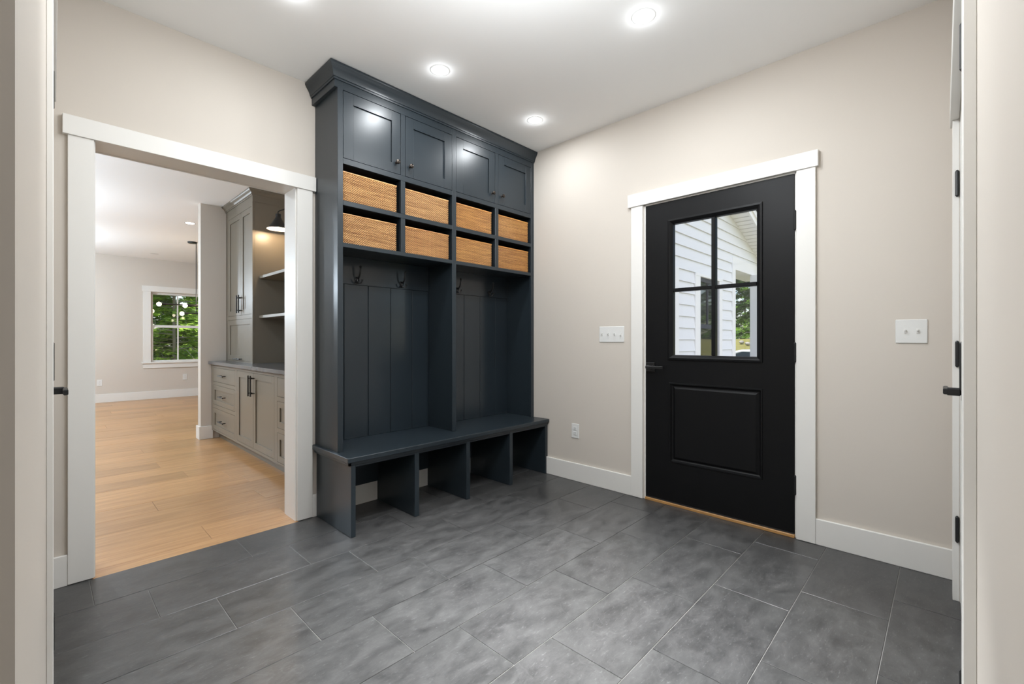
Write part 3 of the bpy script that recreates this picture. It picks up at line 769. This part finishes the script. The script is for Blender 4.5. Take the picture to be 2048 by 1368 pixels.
# ================================================================== SWITCH PLATES AND OUTLETS
def switch(mp, a0, a1, b0, b1, n, label, ups):
    t = thing('switch_plate', label, 'light switch', mp((a0 + a1) / 2, b0, 0))
    MB(mp).box(a0, a1, b0, b1, 0, .006, .0028).build('plate', M['plastic'], t)
    for i in range(n):
        a = a0 + (a1 - a0) * (i + .5) / n if n == 4 else (a0 + a1) / 2 + (i - .5) * .046
        bm_ = (b0 + b1) / 2
        MB(mp).box(a - .0052, a + .0052, bm_ - .0125, bm_ + .0125, .0055, .0068, .0005).build('toggle_slot', M['trim'], t)
        s_ = 1 if ups[i] else -1
        MB(mp).prism([(0, 0)] * 0 or [(a - .004, bm_ - .008), (a + .004, bm_ - .008), (a + .004, bm_ + .008), (a - .004, bm_ + .008)], .006, .0105).box(a - .0038, a + .0038, bm_ + s_ * .001, bm_ + s_ * .010, .009, .018, .001).build('toggle', M['plastic'], t)
        for s2 in (-1, 1):
            MB(mp).lathe([(.0028, .0055), (.0028, .0066), (.0, .0070)], (a, bm_ + s2 * .030, 0), 2, 8).build('screw', M['trim'], t)
switch(mB, 1.703, 1.916, 1.103, 1.222, 4, 'white four-gang toggle switch plate between locker and black door', (0, 1, 1, 1))
switch(mB, .068, .187, 1.104, 1.221, 2, 'white two-gang toggle switch plate near the closet doors', (1, 1))
def outlet(mp, a, b, label):
    t = thing('wall_outlet', label, 'outlet', mp(a, b - .058, 0))
    MB(mp).box(a - .036, a + .036, b - .058, b + .058, 0, .006, .0028).build('plate', M['plastic'], t)
    for s_ in (-1, 1):
        rc = MB(mp).box(a - .0165, a + .0165, b + s_ * .0195 - .0140, b + s_ * .0195 + .0140, .005, .0085, .003).build('receptacle', M['plastic'], t)
        MB(mp).box(a - .0075, a - .0055, b + s_ * .0195 - .001, b + s_ * .0195 + .007, .0084, .0087).box(a + .0055, a + .0075, b + s_ * .0195 - .001, b + s_ * .0195 + .006, .0084, .0087).box(a - .0022, a + .0022, b + s_ * .0195 - .009, b + s_ * .0195 - .005, .0084, .0087).build('slots', M['dark'], rc)
    MB(mp).lathe([(.0026, .0055), (.0026, .0068), (.0, .0072)], (a, b, 0), 2, 8).build('screw', M['trim'], t)
outlet(mB, 2.141, .395, 'white duplex outlet on the wall beside the bench')
mF = lambda a, b, n: (a, YF - n, b)
outlet(mF, .72, .355, 'white duplex outlet on the far wall clear of the window')
outlet(mF, 1.975, .39, 'white duplex outlet under the far window')

# ================================================================== FAR WINDOW
w = thing('window_1', 'white double-hung window with divided panes in the far wall', 'window', ((WX0 + WX1) / 2, YF, WZ0), kind='structure')
TR = M['trim']
for a0, a1 in ((1.325, WX0), (WX1, 2.415)): MB(mF).box(a0, a1, WZ0, WZ1 + .01, 0, .02, .0015).build('side_casing', TR, w)
MB(mF).box(1.312, 2.43, WZ1 + .01, WZ1 + .115, 0, .028, .0015).build('head_casing', TR, w)
MB(mF).box(1.30, 2.44, WZ0 - .025, WZ0, 0, .045, .002).build('sill', TR, w)
MB(mF).box(1.325, 2.415, WZ0 - .115, WZ0 - .025, 0, .02, .0015).build('apron', TR, w)
zm = 1.375
for nm, b0, b1, dep in (('upper_sash', zm, WZ1, -.075), ('lower_sash', WZ0, zm + .02, -.04)):
    sh = MB(mF).box(WX0, WX0 + .042, b0, b1, dep - .03, dep).box(WX1 - .042, WX1, b0, b1, dep - .03, dep).box(WX0 + .042, WX1 - .042, b0, b0 + .032, dep - .03, dep).box(WX0 + .042, WX1 - .042, b1 - .036, b1, dep - .03, dep).build(nm, TR, w)
    xm = (WX0 + WX1) / 2
    MB(mF).box(xm - .011, xm + .011, b0 + .032, b1 - .036, dep - .025, dep - .004).build('muntin', TR, sh)
    for a0, a1 in ((WX0 + .042, xm - .011), (xm + .011, WX1 - .042)):
        MB(mF).box(a0, a1, b0 + .032, b1 - .036, dep - .017, dep - .013).build('pane', M['glass'], sh)

# ================================================================== TAUPE BUILT-IN beyond the opening
TP = M['taupe']
XH = 1.347
mH = lambda a, b, n: (XH - n, a, b)              # a = y, faces -x
def bar_pull(mp, a, b, vert, L, parent, n0=0.0):
    mb = MB(mp); h = L / 2
    if vert:
        mb.tube([(a, b - h, n0 + .034), (a, b + h, n0 + .034)], .0062, 8)
        for s_ in (-1, 1): mb.tube([(a, b + s_ * h * .72, n0), (a, b + s_ * h * .72, n0 + .034)], .0048, 8)
    else:
        mb.tube([(a - h, b, n0 + .034), (a + h, b, n0 + .034)], .0062, 8)
        for s_ in (-1, 1): mb.tube([(a + s_ * h * .72, b, n0), (a + s_ * h * .72, b, n0 + .034)], .0048, 8)
    return mb.build('pull', M['blackmetal'], parent, smooth=True)
def shaker(mp, a0, a1, b0, b1, name, parent, fw=.058, flat=False, pull=None):
    g_ = .0025
    a0, a1, b0, b1 = a0 + g_, a1 - g_, b0 + g_, b1 - g_
    mb = MB(mp)
    if flat:
        o = mb.box(a0, a1, b0, b1, -.018, 0, .001).build(name, TP, parent)
    else:
        mb.box(a0, a0 + fw, b0, b1, -.018, 0, .0008); mb.box(a1 - fw, a1, b0, b1, -.018, 0, .0008)
        mb.box(a0 + fw, a1 - fw, b0, b0 + fw, -.018, 0); mb.box(a0 + fw, a1 - fw, b1 - fw, b1, -.018, 0)
        o = mb.build(name, TP, parent)
        MB(mp).box(a0 + fw - .002, a1 - fw + .002, b0 + fw - .002, b1 - fw + .002, -.016, -.009).build('panel', TP, o)
    if pull: bar_pull(mp, *pull, o, -.009 if (not flat and pull[3] < .19 and not pull[2]) else 0.0)
    return o
def face(mp, a0, a1, b0, b1, opens, parent, th=.019):
    """face frame round the listed openings of one column: openings (b0,b1) at (oa0,oa1)"""
    mb = MB(mp); oa0, oa1 = opens[0][0], opens[0][1]
    mb.box(a0, oa0, b0, b1, -th, 0); mb.box(oa1, a1, b0, b1, -th, 0)
    zs = sorted((o[2], o[3]) for o in opens); cur = b0
    for q0, q1 in zs: mb.box(oa0, oa1, cur, q0, -th, 0); cur = q1
    mb.box(oa0, oa1, cur, b1, -th, 0)
    return mb.build('face_frame', TP, parent)
def cabinet(name, label, y0, y1):
    c = thing(name, label, 'cabinet', (1.65, (y0 + y1) / 2, 0))
    MB().box(XH + .02, 1.949, y0 + .001, y1 - .001, .10, .845).build('body', TP, c)
    MB().box(1.424, 1.44, y0 + .001, y1 - .001, .0005, .10).build('toe_kick', TP, c)
    return c
BT, BZ = .845, .10
c = cabinet('drawer_cabinet', 'taupe three-drawer base cabinet against the return wall', 5.115, 6.059)
dz = ((.655, .812), (.398, .618), (.118, .360))
face(mH, 5.115, 6.059, BZ, BT, [(5.152, 5.975, q0, q1) for q0, q1 in dz], c)
for i, (q0, q1) in enumerate(dz):
    shaker(mH, 5.152, 5.975, q0, q1, 'drawer', c, .05, i == 0, (5.563, (q0 + q1) / 2, False, .20))
c = cabinet('door_cabinet', 'taupe base cabinet with two shaker doors between the drawer units', 4.015, 5.115)
face(mH, 4.015, 5.115, BZ, BT, [(4.048, 5.085, .125, .817)], c)
shaker(mH, 4.048, 4.588, .125, .817, 'cabinet_door', c, .058, False, (4.588 - .032, .70, True, .19))
shaker(mH, 4.588, 5.085, .125, .817, 'cabinet_door', c, .058, False, (4.588 + .032, .70, True, .19))
c = cabinet('drawer_cabinet', 'taupe three-drawer base cabinet next to the opening jamb', 3.092, 4.015)
face(mH, 3.092, 4.015, BZ, BT, [(3.155, 3.978, q0, q1) for q0, q1 in dz], c)
for i, (q0, q1) in enumerate(dz):
    shaker(mH, 3.155, 3.978, q0, q1, 'drawer', c, .05, i == 0, (3.566, (q0 + q1) / 2, False, .20))
tag(MB().box(1.315, 1.949, 3.092, 6.058, .846, .880, .003).build('countertop', M['stone']), 'dark grey stone countertop running along the taupe base cabinets', 'countertop')

XT = 1.492; YT0, YT1 = 5.105, 6.059
mT = lambda a, b, n: (XT - n, a, b)
c = thing('hutch_cupboard', 'tall taupe cupboard with paired upper doors standing on the stone countertop', 'cupboard', (1.72, 5.58, .8805))
MB().box(XT + .02, 1.949, YT0 + .0005, YT1, .8805, 2.60).build('body', TP, c)
face(mT, YT0, YT1, .8805, 2.60, [(5.136, 5.958, .892, 1.344), (5.136, 5.958, 1.386, 2.492)], c)
shaker(mT, 5.136, 5.488, 1.386, 2.492, 'cabinet_door', c, .056, False, (5.488 - .036, 1.505, True, .19))
shaker(mT, 5.488, 5.958, 1.386, 2.492, 'cabinet_door', c, .056, False, (5.488 + .036, 1.505, True, .19))
shaker(mT, 5.136, 5.958, .892, 1.344, 'lift_door', c, .056, False, (5.547, .915, False, .24))
MB().box(XT, 1.949, YT0, YT1, 2.60, ZCF - .001).build('frieze', TP, c)
cpt = [(-.004, 2.595), (.006, 2.595), (.008, 2.606), (.013, 2.608), (.016, 2.618), (.026, 2.632), (.040, 2.642), (.044, 2.650), (.046, 2.658), (-.004, 2.658)]
MB().sweep([(1.949, YT0), (XT, YT0), (XT, YT1)], [(0, -1), (-1, -1), (-1, 0)], cpt).build('crown_moulding', TP, c, smooth=True)
MB().box(XT + .001, 1.949, YT0 - .004, YT0, 2.535, 2.60, .001).build('side_rail', TP, c)
for z0, lab in ((1.750, 'upper thick taupe shelf fixed beside the tall cupboard'), (1.344, 'lower thick taupe shelf fixed beside the tall cupboard')):
    tag(MB().box(1.553, 1.949, 3.068, YT0 - .001, z0, z0 + .028, .0015).build('wall_shelf', TP), lab, 'shelf')
# gooseneck sconce
sx, sy, sz = 1.655, 4.86, 2.235
s = thing('gooseneck_sconce', 'lit black gooseneck sconce with flared shade above the shelves', 'wall lamp', (1.95, sy, 2.40))
MB().lathe([(.026, .152), (.026, .118), (.030, .112), (.036, .098), (.060, .055), (.085, .022), (.104, .002), (.1055, 0)], (sx, sy, sz), 2, 28, False).build('shade', M['blackmetal'], s, smooth=True)
MB().lathe([(.024, .116), (.034, .096), (.058, .053), (.083, .020), (.103, .001)], (sx, sy, sz), 2, 28, False).build('shade_lining', M['shade_in'], s, smooth=True)
MB().tube([(sx, sy, sz + .148), (sx - .003, sy, sz + .174), (sx + .010, sy, sz + .188), (sx + .10, sy, sz + .238), (sx + .20, sy, sz + .285), (1.935, sy, sz + .30)], .0058, 10).build('arm', M['blackmetal'], s, smooth=True)
MB(lambda a, b, n: (1.949 - n, a, b)).lathe([(.055, 0), (.055, .010), (.03, .016), (.0, .017)], (sy, sz + .30, 0), 2, 24).build('backplate', M['blackmetal'], s, smooth=True)
MB().ball((sx, sy, sz + .028), .029, 16, 10).build('bulb', M['bulb'], s, smooth=True)
lamp('bulb_light', 'POINT', (sx, sy, sz + .020), 48.0, (1, .72, .44), s, .030)

# ================================================================== CHANDELIER
cx0, cy0 = 1.695, 8.55
t_ = .0
ch = thing('linear_chandelier', 'black branching chandelier with round bulbs hanging in the far room', 'chandelier', (cx0, cy0, ZCF))
BMt = M['blackmetal']
MB().lathe([(.0, -.022), (.06, -.022), (.065, -.004), (.065, -.0005)], (cx0 - .05, cy0, ZCF), 2, 20).build('canopy', BMt, ch, smooth=True)
MB().tube([(cx0, cy0, ZCF - .01), (cx0, cy0, 1.54)], .0055, 8).build('rod', BMt, ch, smooth=True)
arms = [((-.395, -.0, 1.662), (.3, 0, 1.675)), ((-.085, -.06, 1.652), (.3, -.02, 1.66)), ((-.10, .06, 1.537), (.3, 0, 1.56)), ((.62, .03, 1.66), (0, 0, 1.672)), ((.45, -.14, 1.60), (0, 0, 1.62)), ((.42, .16, 1.70), (0, 0, 1.68))]
for (ax, ay, az), (bx_, by_, bz_) in arms:
    A_ = Vector((cx0 + ax, cy0 + ay, az)); B_ = Vector((cx0 + bx_, cy0 + by_, bz_)); u = (A_ - B_).normalized()
    arm_ = MB().tube([tuple(B_), tuple(A_)], .010, 8).tube([tuple(A_ - u * .01), tuple(A_ + u * .045)], .017, 10).build('arm', BMt, ch, smooth=True)
    p = A_ + u * .072
    MB().ball(tuple(p), .031, 16, 10).build('bulb', M['bulb'], arm_, smooth=True)
lamp('bulb_light', 'POINT', (cx0 + .1, cy0 - .1, 1.80), 5, (1, .8, .55), ch, .06)

# ================================================================== OUTSIDE: house wing seen through the black door
YW = 2.45
hw = thing('house_wing', 'white lap-sided house wing with gable soffit seen through the door glass', 'building', (6.5, YW, -.5))
SI = M['siding']; ET = M['exttrim']
def rake_x(z): return 8.945 - (z - 2.515) / .361          # wall meets rake soffit
EXP = .150
def lap(x0, x1, z0, z1):
    if x1 - x0 < .03: return
    mb = MB(); 
    vs = [(x0, YW - .004, z1), (x1, YW - .004, z1), (x1, YW - .024, z0), (x0, YW - .024, z0), (x0, YW + .01, z1), (x1, YW + .01, z1), (x1, YW + .01, z0), (x0, YW + .01, z0)]
    mb.add(vs, [(0, 1, 2, 3), (4, 5, 6, 7), (0, 1, 5, 4), (3, 2, 6, 7), (0, 3, 7, 4), (1, 2, 6, 5)]).build('siding_board', SI, hw)
z = 2.476 - 20 * EXP
while z < 4.3:
    z1 = z + EXP - .002; xr = min(rake_x(z), 9.25)
    runs = []
    if z1 <= 2.03: runs = [(3.16, 4.6), (5.535, 6.052), (7.053, 7.50)]
    elif z1 <= 2.42: runs = [(3.16, 7.50)] if z > 2.02 else [(3.16, 4.6), (5.535, 6.052), (7.053, 7.50)]
    else: runs = [(3.16, xr)]
    if z1 > -.45:
        for x0, x1 in runs: lap(x0, x1, z, z1)
    z += EXP
# trims: door/window surrounds, corner board, porch beam and post
def ext(name, *bx):
    mb = MB()
    for q in bx: mb.box(*q, .003)
    return mb.build(name, ET, hw)
ext('side_trim', (5.40, 5.535, YW - .03, YW + .02, -.45, 2.03)); ext('side_trim', (4.60, 4.73, YW - .03, YW + .02, -.45, 2.03))
MB().box(4.73, 5.40, YW - .01, YW + .03, -.45, 2.0).build('side_door', ET, hw)
ext('window_trim', (6.052, 6.221, YW - .03, YW + .02, .20, 1.99)); ext('window_trim', (6.93, 7.053, YW - .03, YW + .02, .20, 1.99))
ext('window_trim', (6.052, 7.053, YW - .034, YW + .02, 1.985, 2.026)); ext('window_trim', (6.052, 7.053, YW - .034, YW + .02, .08, .20))
ext('corner_board', (7.50, 7.636, YW - .03, YW + .35, -.45, 2.24))
ext('porch_beam', (7.50, 9.35, YW - .03, YW + .34, 2.235, 2.425))
ext('porch_post', (8.459, 8.64, 2.265, 2.452, -.05, 2.235))
wf = MB().box(6.221, 6.27, YW + .0, YW + .04, .20, 1.985).box(6.88, 6.93, YW, YW + .04, .20, 1.985).box(6.27, 6.88, YW, YW + .04, 1.93, 1.985).box(6.27, 6.88, YW, YW + .04, 1.28, 1.34).box(6.27, 6.88, YW, YW + .04, .20, .26).box(6.565, 6.585, YW + .005, YW + .035, 1.34, 1.93).build('window_sash', M['roof'], hw)
for a0, a1, b0, b1 in ((6.27, 6.565, 1.34, 1.93), (6.585, 6.88, 1.34, 1.93), (6.27, 6.88, .26, 1.28)):
    MB().box(a0, a1, YW + .018, YW + .024, b0, b1).build('pane', M['wglass'], wf)
# rake: soffit boards, fascia, roof
def rz(x): return 2.515 - .361 * (x - 8.945)
OVR = .265
x = 3.2
while x < 9.5:
    mb = MB(); x1 = x + .088
    vs = [(x, YW - OVR, rz(x) + .012), (x1, YW - OVR, rz(x1) + .012), (x1, YW, rz(x1) + .012), (x, YW, rz(x) + .012)]
    vs += [(a, b_, c_ + .012) for a, b_, c_ in vs]
    mb.add(vs, [(0, 1, 2, 3), (4, 5, 6, 7), (0, 1, 5, 4), (2, 3, 7, 6), (0, 3, 7, 4), (1, 2, 6, 5)]).build('soffit_board', ET, hw)
    x += .104
def slab(name, m_, y0, y1, zo0, zo1, xa=3.15, xb=9.6):
    vs = [(xa, y0, rz(xa) + zo0), (xb, y0, rz(xb) + zo0), (xb, y1, rz(xb) + zo0), (xa, y1, rz(xa) + zo0), (xa, y0, rz(xa) + zo1), (xb, y0, rz(xb) + zo1), (xb, y1, rz(xb) + zo1), (xa, y1, rz(xa) + zo1)]
    return MB().add(vs, [(0, 1, 2, 3), (4, 5, 6, 7), (0, 1, 5, 4), (2, 3, 7, 6), (0, 3, 7, 4), (1, 2, 6, 5)]).build(name, m_, hw)
slab('rake_fascia', ET, YW - OVR - .025, YW - OVR, -.02, .15)
slab('shadow_board', ET, YW - OVR - .045, YW - OVR - .025, .07, .16)
slab('roof_deck', M['roof'], YW - OVR - .06, YW + 5, .16, .20)
MB().box(3.16, 7.63, YW + .02, YW + .10, -.5, 3.3).build('wall_core', SI, hw)
MB().box(7.63, 9.5, YW + .34, YW + 1.6, 2.40, 2.42).build('porch_ceiling', ET, hw)

# ground: porch slab, lawn with a bank
struct('porch_floor', 'grey porch slab outside the black door', 'porch', MB().box(XB2, 9.6, -1.6, YW + 1.6, -.16, -.05), M['deck'])
def gz(x, y):
    if x < 4 and y < 12: return -.55
    t_ = min(1, max(0, (x - 11) / 15)); h1 = t_ * t_ * (3 - 2 * t_) * 1.85
    t2 = min(1, max(0, (y - 13) / 16)); h2 = t2 * 1.2
    return -.70 + max(h1, h2)
vs = []; fs = []; nx, ny = 46, 50
for i in range(nx + 1):
    for j in range(ny + 1):
        X, Y = -16 + 66 * i / nx, -22 + 72 * j / ny
        vs.append((X, Y, gz(X, Y) + .05 * math.sin(X * 1.3) * math.cos(Y * .9)))
for i in range(nx):
    for j in range(ny): fs.append((i * (ny + 1) + j, (i + 1) * (ny + 1) + j, (i + 1) * (ny + 1) + j + 1, i * (ny + 1) + j + 1))
struct('ground', 'olive grass lawn rising to the tree line', 'lawn', MB().add(vs, fs), M['grass'], smooth=True)

# ------------------------------------------------------------------ trees
def tree_meshes(seed, h, rad, nbr, nleaf, leaf, droop, base_clear, m_leaf):
    r = random.Random(seed)
    tk = MB().tube([(0, 0, -.3), (.02, .01, h * .3), (-.03, .02, h * .65), (0, 0, h)], [h * .0048, h * .004, h * .003, .008], 9)
    tr = tk.build('trunk', M['bark'], smooth=True)
    br = MB(); fo_v = []; fo_f = []
    for i in range(nbr):
        t_ = base_clear + (1 - base_clear) * (i + r.random()) / nbr
        z = h * t_; L = rad * (1 - t_) ** .8 * r.uniform(.75, 1.15) + .12
        a = r.uniform(0, 2 * PI); dx, dy = math.cos(a), math.sin(a)
        tip = (dx * L, dy * L, z - droop * L); mid = (dx * L * .5, dy * L * .5, z + .05 * L)
        br.tube([(0, 0, z), mid, tip], [.006 + .012 * (1 - t_), .008, .003], 5, False)
        for k in range(nleaf):
            u = r.uniform(.12, 1.05) ** .8; sp = .30 * L * (1 - .45 * u) 
            px = dx * L * u + -dy * r.uniform(-sp, sp); py = dy * L * u + dx * r.uniform(-sp, sp)
            pz = z + .1 * L * u * (1 - u) - droop * L * u * u + r.gauss(0, .035)
            s1, s2 = leaf * r.uniform(.6, 1.3), leaf * r.uniform(.22, .42)
            b_ = a + r.uniform(-.9, .9); ex, ey = math.cos(b_), math.sin(b_); ez = -r.uniform(.0, .55)
            fx, fy_ = -ey, ex; fz = r.uniform(-.35, .35)
            o = len(fo_v)
            fo_v += [(px, py, pz), (px + ex * s1 * .55 + fx * s2, py + ey * s1 * .55 + fy_ * s2, pz + ez * s1 * .5 + fz * s2), (px + ex * s1, py + ey * s1, pz + ez * s1), (px + ex * s1 * .55 - fx * s2, py + ey * s1 * .55 - fy_ * s2, pz + ez * s1 * .5 - fz * s2)]
            fo_f.append((o, o + 1, o + 2, o + 3))
    b_o = br.build('branches', M['bark'], smooth=True); b_o['kind'] = 'stuff'
    fo = MB().add(fo_v, fo_f).build('foliage', m_leaf, fix=False); fo['kind'] = 'stuff'
    return [tr, b_o, fo]
used = {}
def plant(key, x, y, label, rot, sc, group):
    t = thing('conifer_tree', label, 'tree', (x, y, gz(x, y)), group)
    t.rotation_euler.z = round(rot) * PI / 2; t.scale = (sc, sc, sc)
    for o in protos[key]:
        c_ = o if key not in used else o.copy()
        if key in used: COL.objects.link(c_)
        c_.parent = t; c_.location = (0, 0, 0)
    used[key] = 1
protos = {'soft': tree_meshes(3, 9.0, 1.4, 150, 130, .15, .22, .03, M['leafA']),
          'dense': tree_meshes(8, 13.0, 1.85, 170, 260, .19, .28, .02, M['leafB'])}
for x, y, sc, lab in ((2.36, 14.2, .95, 'bright green conifer with a pale trunk closest to the far window'), (6.1, 14.4, .95, 'bright green conifer outside the dining end of the far room'), (-1.4, 14.3, .95, 'bright green conifer outside the blank part of the far wall')):
    plant('soft', x, y, lab, R.uniform(0, 6), sc, 'bright conifers outside the far window')
for i in range(5):
    plant('soft', -3.7 + 4.1 * i, 18.2, 'bright green conifer in the second row outside the far window', R.uniform(0, 6), 1.0, 'second row of bright conifers')
for r_ in (0, 1):
    for i in range(5 - r_):
        plant('dense', -7.6 + 5.3 * i + 2.65 * r_, 23.0 + 5.3 * r_, 'tall dark conifer in the wood behind the bright conifers', R.uniform(0, 6), 1.0, 'dark conifers behind the far window')
for r_ in (0, 1):
    for i in range(7):
        plant('dense', 27.0 + 5.3 * r_, -14.2 + 5.3 * i - 2.65 * r_, 'tall dark conifer in the tree line above the lawn bank', R.uniform(0, 6), 1.0, 'tree line seen through the black door')
for i in range(5):
    x = 22.0 + R.uniform(-.5, 1.2); y = 6.2 + i * .42
    r = R.uniform(.07, .12)
    mb = MB().ball((0, 0, r * .5), r, 8, 5, (1.2, 1, .7))
    mb.v = [tuple(c_ * R.uniform(.85, 1.1) for c_ in p) for p in mb.v]
    o = mb.build('boulder', M['rock']); o.location = (x, y, gz(x, y)); tag(o, 'small pale boulder at the foot of the tree line', 'rock', 'boulders along the lawn bank')

# ------------------------------------------------------------------ parked car
cx1, cy1 = 12.7, 3.75
cr = thing('parked_car', 'pale silver car parked on the lawn beyond the porch post', 'car', (cx1, cy1, gz(cx1, cy1)))
g0 = gz(cx1, cy1)
mcar = lambda a, b, n: (cx1 + n, cy1 - a, g0 + b)     # a along the car (nose towards +y)
body = [(-2.1, .30), (-2.2, .55), (-2.05, .80), (-1.3, .90), (1.5, .98), (2.15, .92), (2.2, .45), (2.1, .28)]
MB(mcar).prism(body, -.85, .85).build('body', M['carpaint'], cr)
roof_ = [(-1.15, .90), (-.45, 1.34), (.1, 1.46), (1.0, 1.44), (1.75, .98)]
MB(mcar).prism(roof_, -.70, .70).build('cabin', M['carglass'], cr)
MB(mcar).tube([(-1.18, .89, -.70), (-.45, 1.35, -.68), (.1, 1.475, -.66), (1.0, 1.455, -.66), (1.78, .98, -.70)], .045, 8).tube([(-1.18, .89, .70), (-.45, 1.35, .68), (.1, 1.475, .66), (1.0, 1.455, .66), (1.78, .98, .70)], .045, 8).build('roof_pillars', M['carpaint'], cr, smooth=True)
MB(mcar).prism([(-.42, 1.36), (.1, 1.47), (1.0, 1.45), (1.0, 1.50), (.1, 1.52), (-.42, 1.40)], -.66, .66).build('roof', M['carpaint'], cr)
for a in (-1.35, 1.35):
    for n_ in (-.78, .78):
        MB(mcar).lathe([(.0, -.1), (.30, -.1), (.33, -.06), (.33, .06), (.30, .1), (.0, .1)], (a, .33, n_), 2, 20).build('wheel', M['tyre'], cr, smooth=True)
